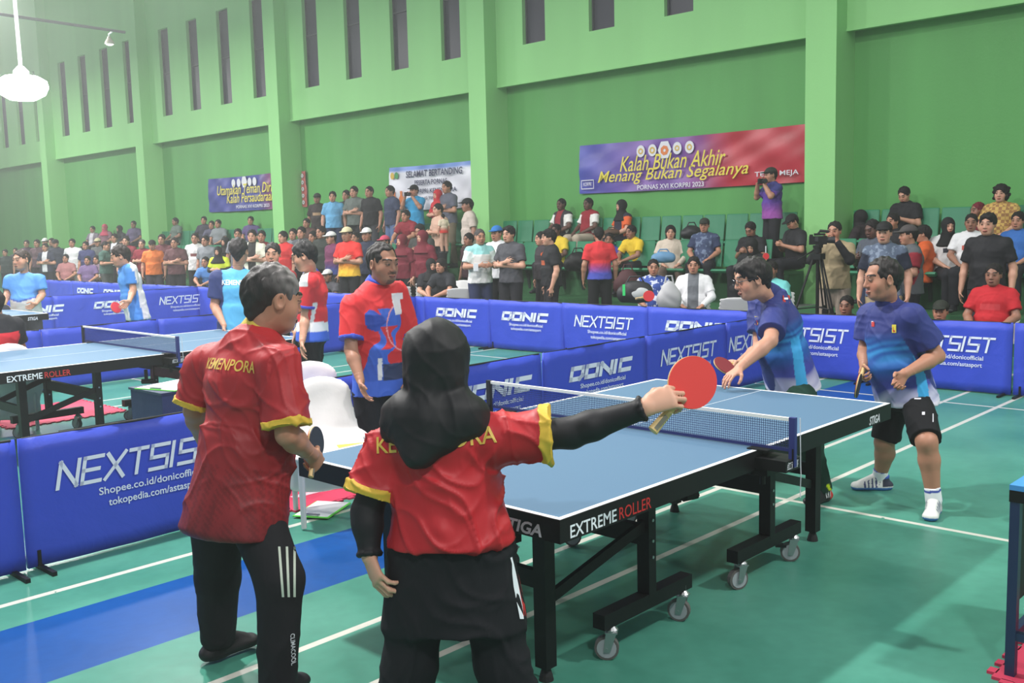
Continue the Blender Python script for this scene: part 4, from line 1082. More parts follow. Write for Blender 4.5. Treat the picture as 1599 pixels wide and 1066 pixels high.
def racket(name_label, c, bdir, ndir, front=(205, 44, 50), back=(40, 40, 44), s=1.0):
    """c = blade centre, bdir = from handle to blade, ndir = facing of the front rubber"""
    b = unit(bdir); n_ = unit(np.array(ndir)-np.dot(ndir, b)*b); x = np.cross(b, n_)
    M = np.stack([x, b, n_], 1)
    r = empty('table_tennis_racket'); r.matrix_world = Matrix([[*M[0], c[0]], [*M[1], c[1]], [*M[2], c[2]], [0, 0, 0, 1]]); tag(r, name_label, 'racket')
    bl = [(.075*s*math.cos(a)*(1 if abs(math.sin(a)) < .98 else 1), .079*s*math.sin(a)) for a in np.linspace(-math.pi/2+.24, 1.5*math.pi-.24, 36)]
    pol = bl+[(-.013*s, -.086*s), (-.0125*s, -.098*s), (.0125*s, -.098*s), (.013*s, -.086*s)]
    wood = mat('racket_wood', (206, 176, 120), .5)
    MB().prism(pol, -.003, .003).obj('blade', wood, r)
    rub = [(x_*.985, y_*.985) for x_, y_ in bl]
    MB().prism(rub, .003, .0068).obj('rubber', mat('rubber_%d_%d_%d' % front, front, .55), r)
    MB().prism(rub, -.0068, -.003).obj('rubber', mat('rubber_%d_%d_%d' % back, back, .55), r)
    hd = MB(); vs = []; n2 = 14; st = [(-.086, .013, .009), (-.12, .0135, .0115), (-.16, .0145, .0115), (-.186, .0165, .0125), (-.188, .013, .010)]
    for (y, a, b_) in st: vs += [(a*s*math.cos(2*math.pi*k/n2), y*s, b_*s*math.sin(2*math.pi*k/n2)) for k in range(n2)]
    hd.add(vs, [(i*n2+k, i*n2+(k+1) % n2, (i+1)*n2+(k+1) % n2, (i+1)*n2+k) for i in range(len(st)-1) for k in range(n2)]+[tuple(range(n2)), tuple(range((len(st)-1)*n2, len(st)*n2))])
    h_ = hd.obj('handle', wood, r, smooth=False)
    MB().box((0, -.155*s, .0118*s), (.012*s, .05*s, .002)).obj('handle_stripe', mat('handle_stripe', (120, 116, 104), .5), h_)
    return r
SHOE_BLACK = lambda P, q: np.where((q['z'] < .018)[:, None], lin((38, 38, 42)), lin((22, 22, 25)))

# ---- man in dark red, back to the camera
nk = at(399, 528, 3.86); pel = at(368, 790, 3.82)
J = pose(nk, pel, -138, at(428, 468, 3.86), -112, .20, 1.08, .19)
J['hR'] = J['hR'] @ rotz(0)
J['shR'] = at(436, 568, 3.70); J['shL'] = at(322, 572, 4.00); J['elR'] = at(449, 678, 3.66); J['wrR'] = at(486, 710, 3.84)
J['elL'] = at(304, 640, 4.02); J['wrL'] = at(318, 690, 4.20)
J['knL'] = at(340, 900, 4.02); J['anL'] = gnd(340, 4.12, .10); J['ftL'] = unit(onz(400, 1005)-onz(310, 1038))
J['knR'] = at(437, 905, 3.72); J['anR'] = gnd(433, 3.72, .09); J['ftR'] = unit(V3(.8, .35, 0))
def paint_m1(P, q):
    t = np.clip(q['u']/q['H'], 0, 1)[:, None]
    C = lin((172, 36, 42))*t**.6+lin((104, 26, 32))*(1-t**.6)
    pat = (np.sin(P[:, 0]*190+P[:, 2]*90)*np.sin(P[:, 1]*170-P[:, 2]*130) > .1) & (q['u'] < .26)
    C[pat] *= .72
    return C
def paint_p1(P, J):
    C = np.tile(lin((30, 30, 34)), (len(P), 1)); ax = unit(J['knR']-J['hipR'])
    t = (P-J['hipR']) @ ax; d = (P-J['hipR'])-t[:, None]*ax
    return C
d_ = unit(J['wrR']-J['elR'])
hands = {'R': (at(497, 726, 3.90)-J['wrR'], -cr*.2-cu*.3+V3(cf[0], cf[1], 0)*.6, cu+cr*.2, (1.15, 1.3, .7), (.7, .5)),
         'L': (at(322, 730, 4.22)-J['wrL'], cr, cf, (.4, .4, .4), (.5, .4))}
def hairc1(P):
    C = np.tile(lin((44, 40, 40)), (len(P), 1)); g = np.clip((P[:, 1]+.05)*8+(P[:, 2]-.04)*7, 0, 1)[:, None]*(.6+.4*np.sin(P[:, 0:1]*170+P[:, 1:2]*90)*np.sin(P[:, 2:3]*140+P[:, 1:2]*60))
    return C*(1-g)+lin((150, 144, 142))*g
m1 = hero('person in dark red shirt and black trousers seen from behind at left', J, 1.02, .05, SKIN['b'], hands,
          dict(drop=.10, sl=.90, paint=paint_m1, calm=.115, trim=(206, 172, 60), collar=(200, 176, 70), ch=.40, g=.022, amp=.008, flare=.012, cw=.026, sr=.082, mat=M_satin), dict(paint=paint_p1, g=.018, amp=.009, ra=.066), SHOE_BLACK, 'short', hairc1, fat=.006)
print('m1', limb_len(J))
B = m1['base']; bk = -J['fw']
decal('lettering', 'KEMENPORA', J['nk']-J['up']*.115+bk*.1, -(-J['rt']), J['up'], bk, .30, .044, M_gold, m1['bvh'], m1['shirt'], B, .012)
for k in (-1, 0, 1):                                    # three pale stripes on the right thigh
    vs = []; n_ = 16; ax = (J['knR']-J['hipR']); side = unit(np.cross(unit(ax), -cf)); side = side if side @ cr > 0 else -side
    lo_, hi_ = at(444+12*k+4, 853, 3.7), at(451+9*k, 932, 3.7)
    pts = [lo_+(hi_-lo_)*i/n_ for i in range(n_+1)]; prof = []
    for p in pts:
        for dx in (-.0045, .0045):
            q_ = p+cr*dx; o_ = CAM+(q_-CAM)*.7; h_ = m1['pbvh'].ray_cast(Vector(o_), Vector(unit(q_-CAM)), 3)
            prof.append((np.array(h_[0])-unit(q_-CAM)*.003 if h_[0] is not None else q_)-B)
    MB().add(prof, [(2*i, 2*i+1, 2*i+3, 2*i+2) for i in range(n_)]).obj('stripe', mat('pale_stripe', (190, 200, 186), .6), m1['trousers'])
decal('lettering', 'CLIMACOOL', at(455, 1015, 3.66), -cu, cr, unit(-cf), .12, .012, M_pale, m1['pbvh'], m1['trousers'], B, .01)
bc = at(493, 690, 3.93)
racket('black paddle held upright by the man in dark red at the table corner', bc, bc-at(489, 718, 3.89), cr*.9-V3(cf[0], cf[1], 0)*.35, (44, 46, 60), (196, 60, 50), .8)

# ---- woman in red with black headscarf, arm stretched out
nk = at(684, 640, 3.29); pel = at(704, 826, 3.28)
J = pose(nk, pel, -170, at(682, 562, 3.24), -164, .10, 1.0, .165)
J['hand'] = 1.1; J['shR'] = at(776, 684, 3.24); J['elR'] = at(890, 676, 3.22); J['wrR'] = at(1008, 636, 3.16)
J['shL'] = at(607, 698, 3.32); J['elL'] = at(573, 800, 3.30); J['wrL'] = at(577, 868, 3.26)
J['knL'] = at(640, 1035, 3.30); J['anL'] = gnd(612, 3.30, .09); J['ftL'] = facing(-150, nk)
J['knR'] = at(783, 1035, 3.30); J['anR'] = gnd(822, 3.30, .09); J['ftR'] = facing(-170, nk)
def paint_w(P, q):
    C = np.tile(lin((178, 32, 40)), (len(P), 1)); return C
def paint_wp(P, J): return np.tile(lin((28, 29, 33)), (len(P), 1))
def wskin(P, C):
    for s_ in 'RL':
        sh, el, wr = J['sh'+s_], J['el'+s_], J['wr'+s_]
        for a, b_, e in ((sh, el, 1.15), (el, wr, .97)):
            L = np.linalg.norm(b_-a); d = unit(b_-a); t = (P-a) @ d; dist = np.linalg.norm((P-a)-t[:, None]*d, axis=1)
            C[(t > -.05) & (t < L*e) & (dist < .075)] = lin((26, 26, 30))
    return C
FH = unit(V3(cf[0], cf[1], 0))
hands = {'R': (at(1066, 611, 3.15)-J['wrR'], FH*.80-cu*.60, cu*.75+FH*.6, (.85, 1.15, .8), (.8, .5)),
         'L': (at(590, 905, 3.22)-J['wrL'], cr*.8+cf*.4, cf, (.5, .6, .5), (.6, .5))}
tun = econe(J['pel']-V3(0, 0, .02), J['pel']-V3(0, 0, .31), (.178, .135), (.236, .175), J['rt'], .05, [(J['pel']-V3(0, 0, .315), (0, 0, -1))])
wo = hero('person in red shirt and black headscarf, arm stretched out with a red paddle', J, .96, .03, SKIN['p'], hands,
          dict(drop=.045, sl={'R': .74, 'L': .74}, paint=paint_w, calm=.092, trim=(212, 174, 62), g=.020, amp=.014, cw=.034, sr=.092, flare=.016, mat=M_satin), dict(paint=paint_wp, g=.026, amp=.008, ra=.085, more=[tun]), SHOE_BLACK, None, extra={'skin': wskin})
print('wo', limb_len(J))
B = wo['base']; bk = -J['fw']
# stretch sleeve with a ruffled cuff (right) and (left)
for s_ in 'RL':
    el, wr = J['el'+s_], J['wr'+s_]; d = unit(wr-el); e = el+(wr-el)*.955; st = J['sh'+s_]+(el-J['sh'+s_])*.5
    L = [cone(st, el, .054, .050, .02), cone(el, el+.3*(e-el), .050, .049, .02), cone(el+.3*(e-el), e, .049, .034, .02, [(e, d)])]
    for i in range(11):
        a = 2*math.pi*i/11; x_ = unit(np.cross(d, V3(0, 0, 1))); y_ = np.cross(d, x_); L.append(ell(e+.035*(math.cos(a)*x_+math.sin(a)*y_), (.011, .011, .011), None, .006))
    P, Q = skin(L, .007); P = fold(P, normals(P, Q), .0025, 2.2); link('sleeve', new_mesh('sleeve', P-B, Q, [M_scarfv], np.tile(lin((26, 26, 30)), (len(P), 1))), wo['root'])
R_ = J['hR']; c = J['hd']; T = lambda x, y, z: c+R_ @ V3(x, y, z)
L = [ell(T(0, -.012, .022), (.110, .124, .116), R_, .02), ell(T(0, -.005, -.06), (.088, .096, .09), R_, .05), econe(T(0, -.02, -.08), T(0, -.012, -.19), (.085, .08), (.150, .105), R_[:, 0], .06), econe(T(0, -.01, -.16), T(.0, -.02, -.27), (.165, .112), (.085, .09), R_[:, 0], .05, cap=.5),
     cone(T(-.02, -.085, -.20), T(-.03, -.115, -.30), .07, .03, .06), cone(T(.09, -.06, -.19), T(-.015, -.11, -.29), .05, .03, .06), cone(T(-.11, -.05, -.19), T(-.06, -.10, -.28), .05, .03, .06), cone(T(.10, -.02, -.18), T(.16, -.01, -.235), .07, .03, .05), cone(T(-.10, -.02, -.18), T(-.15, -.02, -.24), .06, .035, .05),
     cone(T(-.04, -.105, .02), T(-.045, -.118, -.32), .014, .012, .03), cone(T(.03, -.108, -.02), T(-.01, -.12, -.3), .010, .010, .025), ell(T(0, .13, -.012), (.05, .07, .072), R_, .012, (), -1)]
P, Q = skin(L, .0065); P = crease(fold(P, normals(P, Q), .005, 1.8, ((26, 5, 3), (-19, 24, 4), (14, -22, 5))), normals(P, Q), .006, 1.6, 2.0)
link('headscarf', new_mesh('headscarf', P-B, Q, [M_scarfv], np.tile(lin((27, 27, 30)), (len(P), 1))), wo['root'])
decal('lettering', 'KEMENPORA', J['nk']-J['up']*.092+J['rt']*.0+bk*.1, J['rt'], J['up'], bk, .40, .052, M_gold, wo['bvh'], wo['shirt'], B, .012)
for off, mm in ((0, M_white), (.016, M_red)):
    prof = []; pts = [(797, 846), (806, 880), (808, 896), (811, 915), (817, 945), (820, 966)] if off == 0 else [(810, 896), (814, 915), (820, 945), (822, 962)]
    for (x_, y_) in pts:
        wpx = (3, 3, 6, 8, 8, 6)[len(prof)//2] if off == 0 else 4
        for dx in (-wpx/2, wpx/2):
            q_ = at(x_+dx-5+off*180, y_, 3.3); h_ = wo['pbvh'].ray_cast(Vector(CAM), Vector(unit(q_-CAM)), 6)
            prof.append((np.array(h_[0])-unit(q_-CAM)*.004 if h_[0] is not None else q_)-B)
    MB().add(prof, [(2*i, 2*i+1, 2*i+3, 2*i+2) for i in range(len(pts)-1)]).obj('side_stripe', mm, wo['trousers'])
bc = at(1081, 597, 3.205)
racket('red paddle in the stretched out hand of the woman in red', bc, bc-at(1045, 641, 3.175), -unit(cf)+cr*.14-cu*.06, (222, 62, 58), (36, 36, 40), 1.12)

# ---- opponent in black shorts at right
def paint_blue_polo(J, stripe_side):
    def f(P, q):
        t = np.clip(q['u']/q['H'], 0, 1); n_ = .5+.5*np.sin(q['u']*95+3*np.sin(q['x']*14)+2*np.sin(q['u']*31))
        C = np.zeros((len(P), 3)); navy, mid, brt, pale = lin((48, 57, 120)), lin((36, 88, 164)), lin((62, 158, 220)), lin((206, 204, 228))
        a = np.clip((.80-t)/.14, 0, 1)[:, None]; C[:] = navy*(1-a)+mid*a
        b_ = (np.exp(-((t-.60)/.10)**2)*n_*.8)[:, None]; C = C*(1-b_)+brt*b_
        c_ = np.clip((.42-t)/.12, 0, 1)[:, None]; C = C*(1-c_)+lin((64, 72, 158))*c_
        d_ = np.clip((.24-t)/.17+(n_-.6)*.45, 0, 1)[:, None]*(t < .32)[:, None]; C = C*(1-d_)+pale*d_
        sd = (q['x']*stripe_side > .07) & (np.abs(q['f']-.015+.09*(t-.3)) < .036) & (t < .60); C[sd] = lin((64, 168, 226))
        ed = (q['u'] < .018) & ~sd; C[ed] = lin((222, 218, 232))
        C[q['slv']] = lin((50, 60, 124)); return C
    return f
nk = at(1388, 480, 6.14); pel = at(1414, 612, 6.20)
J = pose(nk, pel, 52, at(1377, 436, 6.06), 66, .10, 1.06, .195)
J['elL'] = at(1464, 556, 5.98); J['wrL'] = at(1413, 583, 5.80)
J['elR'] = at(1351, 546, 6.36); J['wrR'] = at(1349, 573, 6.18)
J['knL'] = at(1447, 690, 5.86); J['anL'] = gnd(1458, 5.90, .085); J['ftL'] = unit(onz(1452, 812)-onz(1462, 784)+V3(-.05, 0, 0)); J['knR'] = at(1381, 690, 6.34); J['anR'] = gnd(1374, 6.46, .085); J['ftR'] = unit(onz(1322, 762)-onz(1385, 762))
hands = {'L': (at(1397, 606, 5.78)-J['wrL'], -cf-cr*.1, -cr*.6+cu*.5, (.7, .9, .7), (.6, .5)), 'R': (at(1343, 592, 6.12)-J['wrR'], cr*.6-V3(cf[0], cf[1], 0)*.7, -cr*.8-V3(cf[0], cf[1], 0)*.4, (.9, 1.2, .8), (.7, .5))}
def shoe_white(P, q):
    C = np.tile(lin((226, 226, 222)), (len(P), 1)); C[(q['y'] < -.005) & (q['z'] > .03)] = lin((52, 54, 70)); C[q['z'] < .020] = lin((62, 120, 190))
    C[(np.abs(np.mod(q['y']-.02, .024)-.012) < .005) & (np.abs(q['x']) > .028) & (q['y'] > .01) & (q['y'] < .11) & (q['z'] > .022)] = lin((48, 58, 110))
    C[(q['z'] > .08) & (q['y'] < .02)] = lin((60, 90, 170)); return C
def paint_shorts(P, J): return np.tile(lin((24, 25, 28)), (len(P), 1))
m4 = hero('person in blue polo and black shorts at right, holding a dark paddle low', J, 1.02, .055, SKIN['b'], hands,
          dict(drop=.07, sl=.72, paint=paint_blue_polo(J, -1), collar=(46, 53, 112), ch=.42, g=.018, amp=.006, flare=.010, sr=.080), dict(paint=paint_shorts, short=.94, g=.022, amp=.007), shoe_white, 'receding', (30, 26, 25), fat=.008, nose=1.1, h=.011, extra={'socks': 1})
print('m4', limb_len(J))
B = m4['base']
def badge(o, px, py, D, w_, h_, m, nm='badge', who=None):
    q = at(px, py, D); x_ = cr*w_/2; y_ = cu*h_/2; P = []
    for a, b_ in ((-1, -1), (1, -1), (1, 1), (-1, 1)):
        p = q+a*x_+b_*y_; h2 = (who or o['bvh']).ray_cast(Vector(CAM), Vector(unit(p-CAM)), 40)
        P.append((np.array(h2[0])-unit(p-CAM)*.004 if h2[0] is not None else p)-o['base'])
    return MB().add(P, [(0, 1, 2, 3)]).obj(nm, m, o.get('shirt', o['root']))
badge(m4, 1396, 513, 6.1, .026, .050, M_yel); badge(m4, 1396, 514, 6.05, .014, .030, M_red); badge(m4, 1363, 506, 6.1, .018, .03, M_red); badge(m4, 1362, 503, 6.05, .012, .014, M_white)
h_ = m4['trousers']; q_ = {'base': B, 'root': m4['root'], 'shirt': h_, 'bvh': m4['pbvh']}
badge(q_, 1442, 645, 5.9, .018, .018, M_pale, 'print'); badge(q_, 1457, 652, 5.9, .006, .05, M_pale, 'print'); badge(q_, 1433, 622, 5.9, .04, .008, M_pale, 'print')
bc = at(1340, 602, 6.02); racket('dark paddle hanging edge on from the hand of the man in black shorts', bc, bc-at(1347, 580, 6.10), cr*.95-cf*.25, (40, 40, 46), (150, 60, 50), .98)

# ---- opponent with glasses behind the table
nk = at(1206, 463, 6.32); pel = at(1236, 592, 6.46)
J = pose(nk, pel, 62, at(1174, 436, 6.18), 72, .22, 1.06, .19)
J['shL'] = at(1208, 497, 6.14); J['elL'] = at(1203, 532, 5.98); J['wrL'] = at(1155, 574, 5.90)
J['elR'] = at(1186, 545, 6.44); J['wrR'] = at(1154, 568, 6.20)
J['knL'] = at(1262, 692, 6.16); J['anL'] = gnd(1285, 6.22, .09); J['ftL'] = unit(onz(1262, 788)-onz(1304, 772)); J['knR'] = at(1196, 690, 6.72); J['anR'] = gnd(1170, 6.82, .09); J['ftR'] = unit(onz(1128, 750)-onz(1175, 744))
hands = {'L': (at(1136, 589, 5.86)-J['wrL'], -cu*.8-cr*.2, -cf*.8, (.25, .35, .3), (.3, .3)), 'R': (at(1138, 562, 6.12)-J['wrR'], -cu*.9, -cf, (.9, 1.1, .7), (.6, .5))}
def shoe_red(P, q):
    C = np.tile(lin((26, 26, 30)), (len(P), 1)); C[q['z'] < .016] = lin((70, 66, 66)); C[(q['y'] < -.01) & (q['z'] < .075) & (q['z'] > .014)] = lin((214, 52, 46))
    C[(np.abs(np.mod(q['y']+.02, .018)-.009) < .0045) & (np.abs(q['x']) > .03) & (q['y'] > -.02) & (q['y'] < .035) & (q['z'] > .03)] = lin((225, 225, 225)); return C
def paint_green(P, J):
    C = np.tile(lin((28, 62, 50)), (len(P), 1)); a, b_ = J['knL'], J['anL']; t = (P-a) @ unit(b_-a); side = (P-a-t[:, None]*unit(b_-a)) @ unit(np.cross(unit(b_-a), J['ftL']))
    C[(t > .27) & (np.abs(side) > .035) & (np.abs((P-a-t[:, None]*unit(b_-a)) @ J['ftL']-.02+(t-.3)*.35) < .010) & (np.linalg.norm(P-b_, axis=1) < .2)] = lin((206, 224, 40)); return C
m3 = hero('person with glasses in blue polo leaning forward behind the far end of the table', J, 1.0, .03, SKIN['a'], hands,
          dict(drop=.06, sl=.66, paint=paint_blue_polo(J, -1), collar=(46, 53, 112), ch=.42, g=.016, amp=.006, flare=.008, sr=.078), dict(paint=paint_green, g=.018, amp=.006), shoe_red, 'messy', (32, 30, 30), h=.011, nose=1.05)
print('m3', limb_len(J))
badge(m3, 1228, 467, 6.3, .045, .05, M_red); badge(m3, 1227, 466, 6.2, .03, .012, M_white); badge(m3, 1181, 500, 6.2, .020, .05, M_yel); badge(m3, 1181, 504, 6.15, .012, .03, M_red)
g = MB(); R_, c = J['hR'], J['hd']; T = lambda x, y, z: c+1.06*(R_ @ V3(x, y, z))-m3['base']
for sx in (-1, 1):
    g.tube([T(sx*.033+.024*math.cos(a), .106-.006*abs(math.cos(a)), .006+.017*math.sin(a)) for a in np.linspace(0, 2*math.pi, 13)], .0022, 5, False); g.tube([T(sx*.057, .100, .010), T(sx*.080, .05, .012), T(sx*.086, -.01, .010)], .0022, 5)
g.tube([T(-.009, .106, .008), T(.009, .106, .008)], .002, 5); g.obj('glasses', mat('dark_glasses_frame', (40, 40, 46), .3), m3['root'])
bc = at(1131, 571, 6.06); racket('dark red paddle held flat by the man with glasses', bc, bc-at(1153, 566, 6.16), cu*.5+unit(-cf)*.75, (128, 44, 48), (40, 40, 44), .95)

# ---- umpire in red and blue
nk = at(586, 446, 6.62); pel = at(592, 598, 6.70)
J = pose(nk, pel, -28, at(598, 412, 6.56), -42, .10, 1.10, .165)
J['shR'] = at(549, 478, 6.52); J['elR'] = at(548, 546, 6.46); J['wrR'] = at(563, 594, 6.34); J['elL'] = at(644, 540, 6.80); J['wrL'] = at(642, 590, 6.64)
J['knR'] = at(578, 690, 6.66); J['anR'] = gnd(577, 6.72, .09); J['ftR'] = facing(-20, nk); J['knL'] = at(612, 690, 6.74); J['anL'] = gnd(614, 6.8, .09); J['ftL'] = facing(-40, nk)
def paint_ump(P, q):
    t = q['u']/q['H']; x, f = q['x'], q['f']; C = np.tile(lin((208, 44, 50)), (len(P), 1))
    fr_ = f > -.03; wv = .03*np.sin(13*t+9*x)+.02*np.sin(29*t-17*x)
    s_ = fr_ & (x+wv > -.13+.26*(.78-t)) & (x+wv < .02+.30*(.80-t)) & (t < .80); C[s_] = lin((60, 100, 200))
    s2 = fr_ & (x+wv*1.6 > -.02) & (x+wv < .05) & (t > .44) & (t < .64); C[s2] = lin((200, 44, 52))
    C[fr_ & (((x-.085+wv)/.05)**2+((t-.70)/.10)**2 < 1)] = lin((46, 76, 170))
    ar = np.abs((x+.11)**2+((t-.62)*.55)**2-.115**2) < .0009; C[fr_ & ar & (x < .02)] = lin((226, 150, 160))
    C[(x < -.07) & (t > .74) & (t < .93) & (x > -.16)] = lin((226, 222, 226))
    C[t < .30] = lin((48, 60, 96)); C[(t < .30) & (x > .05)] = lin((56, 92, 190)); C[(np.abs(x-.07) < .014) & (t < .36) & (t > .16) & fr_] = lin((226, 226, 230)); C[t < .15] = lin((66, 104, 206))
    C[q['slv']] = lin((210, 46, 50)); return C
hands = {'R': (at(570, 622, 6.30)-J['wrR'], cr*.7-cf*.2, -cf*.9, (.30, .35, .3), (.4, .3)), 'L': (at(640, 620, 6.6)-J['wrL'], -cr, -cf, (.4, .4, .4), (.4, .4))}
um = hero('person in red and blue shirt, hands down, standing behind the near corner of the table', J, 1.0, .04, (164, 118, 96), hands, dict(drop=.07, sl=.76, paint=paint_ump, trim=(62, 84, 190), collar=(62, 84, 190), ch=.34, g=.010, amp=.006, sr=.076, cw=.020), dict(paint=(28, 29, 36), g=.016), SHOE_BLACK, 'receding', (34, 30, 30), fat=.004, h=.011, stubble=(60, 44, 40))
print('um', limb_len(J))
t1 = MB()
# ---- young man in profile beyond
nk = at(487, 430, 8.72); pel = at(488, 520, 8.75)
J = pose(nk, pel, 98, at(474, 400, 8.62), 98, .28, 1.05, .175)
J['elL'] = at(477, 494, 8.6); J['wrL'] = at(472, 532, 8.5); J['elR'] = at(480, 492, 8.95); J['wrR'] = at(462, 520, 8.8)
J['knL'] = at(484, 590, 8.7); J['anL'] = gnd(490, 8.75, .09); J['ftL'] = facing(98, nk); J['knR'] = at(488, 588, 8.9); J['anR'] = gnd(496, 8.95, .09); J['ftR'] = facing(100, nk)
def paint_y(P, q):
    t = q['u']/q['H']; x = q['x']; C = np.tile(lin((214, 52, 60)), (len(P), 1)); C[t < .26] = lin((62, 100, 205)); C[(t > .16) & (t < .30)] = lin((222, 222, 228)); C[(np.abs(q['f']+.03+(t-.4)*.12) < .016) & (t > .2) & (t < .6)] = lin((228, 226, 228))
    C[(t > .84) & (q['f'] > 0)] = lin((226, 224, 226)); return C
hands = {'L': (-cu+cr*-.05, cr, -cf, (.3, .4, .3), (.4, .3)), 'R': (-cu-cr*.3, cr, cf, (.3, .4, .3), (.4, .3))}
hero('person in red and blue shirt in left profile, looking down, beyond the white chairs', J, .95, 0, SKIN['a'], hands, dict(drop=.07, sl=.74, paint=paint_y, trim=(74, 80, 190), collar=(74, 80, 190), g=.015, amp=.005, h=.012), dict(paint=(28, 28, 32)), SHOE_BLACK, 'short', (26, 24, 26), h=.013, hf=.0045)
# ---- man in light blue, back turned
nk = at(371, 426, 10.55); pel = at(370, 512, 10.6)
J = pose(nk, pel, 172, at(373, 393, 10.5), -165, .05, 1.15, .205)
J['elL'] = at(340, 474, 10.5); J['wrL'] = at(334, 470, 10.3); J['wrL'] = at(330, 452, 10.32); J['elR'] = at(402, 474, 10.6); J['wrR'] = at(398, 512, 10.5)
J['elL'] = at(335, 478, 10.5); J['wrL'] = at(350, 508, 10.35)
for s_, px in (('L', 355), ('R', 386)): J['kn'+s_] = at(px, 570, 10.62); J['an'+s_] = gnd(px, 10.65, .09); J['ft'+s_] = facing(172, nk)
def paint_lb(P, q):
    C = np.tile(lin((92, 178, 226)), (len(P), 1)); C[q['slv']] = lin((44, 52, 92)); C[np.abs(q['x']) > .165] = lin((48, 60, 110)); return C
hands = {'L': (-cu, cr, -cf, (.3, .4, .3), (.4, .3)), 'R': (-cu, -cr, -cf, (.3, .4, .3), (.4, .3))}
lb = hero('person in light blue shirt with dark sleeves, back turned, behind the second table', J, 1.08, .02, SKIN['a'], hands, dict(drop=.10, sl=.72, paint=paint_lb, collar=(58, 60, 130), g=.016, amp=.005, h=.014), dict(paint=(30, 30, 36)), SHOE_BLACK, 'short', (34, 30, 32), h=.014, hf=.005)
decal('lettering', 'KEMENDAGRI', J['nk']-J['up']*.10-J['fw']*.1, J['rt'], J['up'], -J['fw'], .34, .055, M_white, lb['bvh'], lb['shirt'], lb['base'], .02)
# ---- man whose face shows between the two
nk = at(428, 424, 11.6); pel = at(428, 500, 11.6)
J = pose(nk, pel, 10, at(426, 397, 11.55), 12, .05, 1.06, .185)
for s_, a, b_ in (('R', 400, 402), ('L', 456, 454)): J['el'+s_] = at(a, 468, 11.6); J['wr'+s_] = at(b_, 500, 11.5)
for s_, px in (('R', 418), ('L', 438)): J['kn'+s_] = at(px, 560, 11.6); J['an'+s_] = gnd(px, 11.65, .09); J['ft'+s_] = facing(10, nk)
hero('person in maroon shirt whose face shows between the light blue shirt and the profile', J, 1.0, 0, SKIN['a'], hands, dict(drop=.08, sl=.74, paint=lambda P, q: np.tile(lin((150, 44, 50)), (len(P), 1)), h=.016), dict(paint=(30, 30, 36)), SHOE_BLACK, 'short', (30, 27, 27), h=.016, hf=.005)
# ---- the two players of the third table
def paint_bw(J):
    def f(P, q):
        t = q['u']/q['H']; C = np.tile(lin((88, 150, 222)), (len(P), 1)); C[t < .36+.10*np.abs(q['x'])/.2] = lin((228, 226, 228)); e = np.abs(t-.37-.10*np.abs(q['x'])/.2) < .02; C[e] = lin((70, 100, 190)); return C
    return f
nk = at(38, 431, 14.5); pel = at(42, 486, 14.55)
J = pose(nk, pel, 25, at(33, 406, 14.4), 48, .05, 1.2, .21)
J['elR'] = at(12, 458, 14.5); J['wrR'] = at(8, 472, 14.3); J['elL'] = at(66, 460, 14.5); J['wrL'] = at(56, 474, 14.3)
for s_, px in (('R', 34), ('L', 58)): J['kn'+s_] = at(px, 528, 14.5); J['an'+s_] = gnd(px+2, 14.55, .09); J['ft'+s_] = facing(25, nk)
hands = {'L': (-cr*.8-cu*.5, -cf, cu, (.5, .6, .5), (.4, .3)), 'R': (-cu, cr, -cf, (.8, .9, .6), (.4, .3))}
p9 = hero('stocky player in blue and white shirt at the end of the third table, far left', J, 1.12, .06, SKIN['a'], hands, dict(drop=.06, sl=.70, paint=paint_bw(J), collar=(226, 226, 232), ch=.2, g=.018, h=.016), dict(paint=(46, 48, 56), short=.8, g=.02, h=.016), SHOE_BLACK, 'crop', (52, 40, 36), fat=.010, h=.016, hf=.006)
bc = at(9, 484, 14.2); racket('paddle in the hand of the stocky player at far left', bc, V3(0, 0, -1), -cf, (60, 60, 70), (190, 50, 50))
nk = at(198, 416, 13.0); pel = at(214, 488, 13.05)
J = pose(nk, pel, 78, at(187, 400, 12.9), 92, .22, 1.15, .19)
J['elL'] = at(208, 452, 12.85); J['wrL'] = at(202, 470, 12.6); J['elR'] = at(196, 458, 13.15); J['wrR'] = at(191, 478, 12.9)
for s_, px in (('R', 200), ('L', 216)): J['kn'+s_] = at(px, 535, 13.0); J['an'+s_] = gnd(px+8, 13.1, .09); J['ft'+s_] = facing(80, nk)
def paint_bw2(P, q):
    C = np.tile(lin((84, 148, 222)), (len(P), 1)); C[(q['f'] < .01) | (q['u']/q['H'] < .40)] = lin((230, 228, 230)); C[q['slv'] & (q['f'] > -.02)] = lin((72, 140, 218)); return C
hands = {'L': (-cr*.6-cu*.6, -cf, cu, (.5, .6, .5), (.4, .3)), 'R': (-cr, -cu, -cf, (.8, .9, .6), (.4, .3))}
hero('player in blue and white shirt leaning forward in left profile with a red paddle', J, 1.0, .02, SKIN['a'], hands, dict(drop=.10, sl=.74, paint=paint_bw2, collar=(80, 140, 215), ch=.2, g=.016, h=.016), dict(paint=(40, 40, 46), short=.85, g=.02, h=.016), SHOE_BLACK, 'short', (40, 32, 30), h=.016, hf=.006)
bc = at(181, 480, 12.75); racket('red paddle held by the leaning player in blue and white', bc, bc-at(192, 478, 12.85), -cf, (226, 60, 76), (40, 40, 44), 1.0)

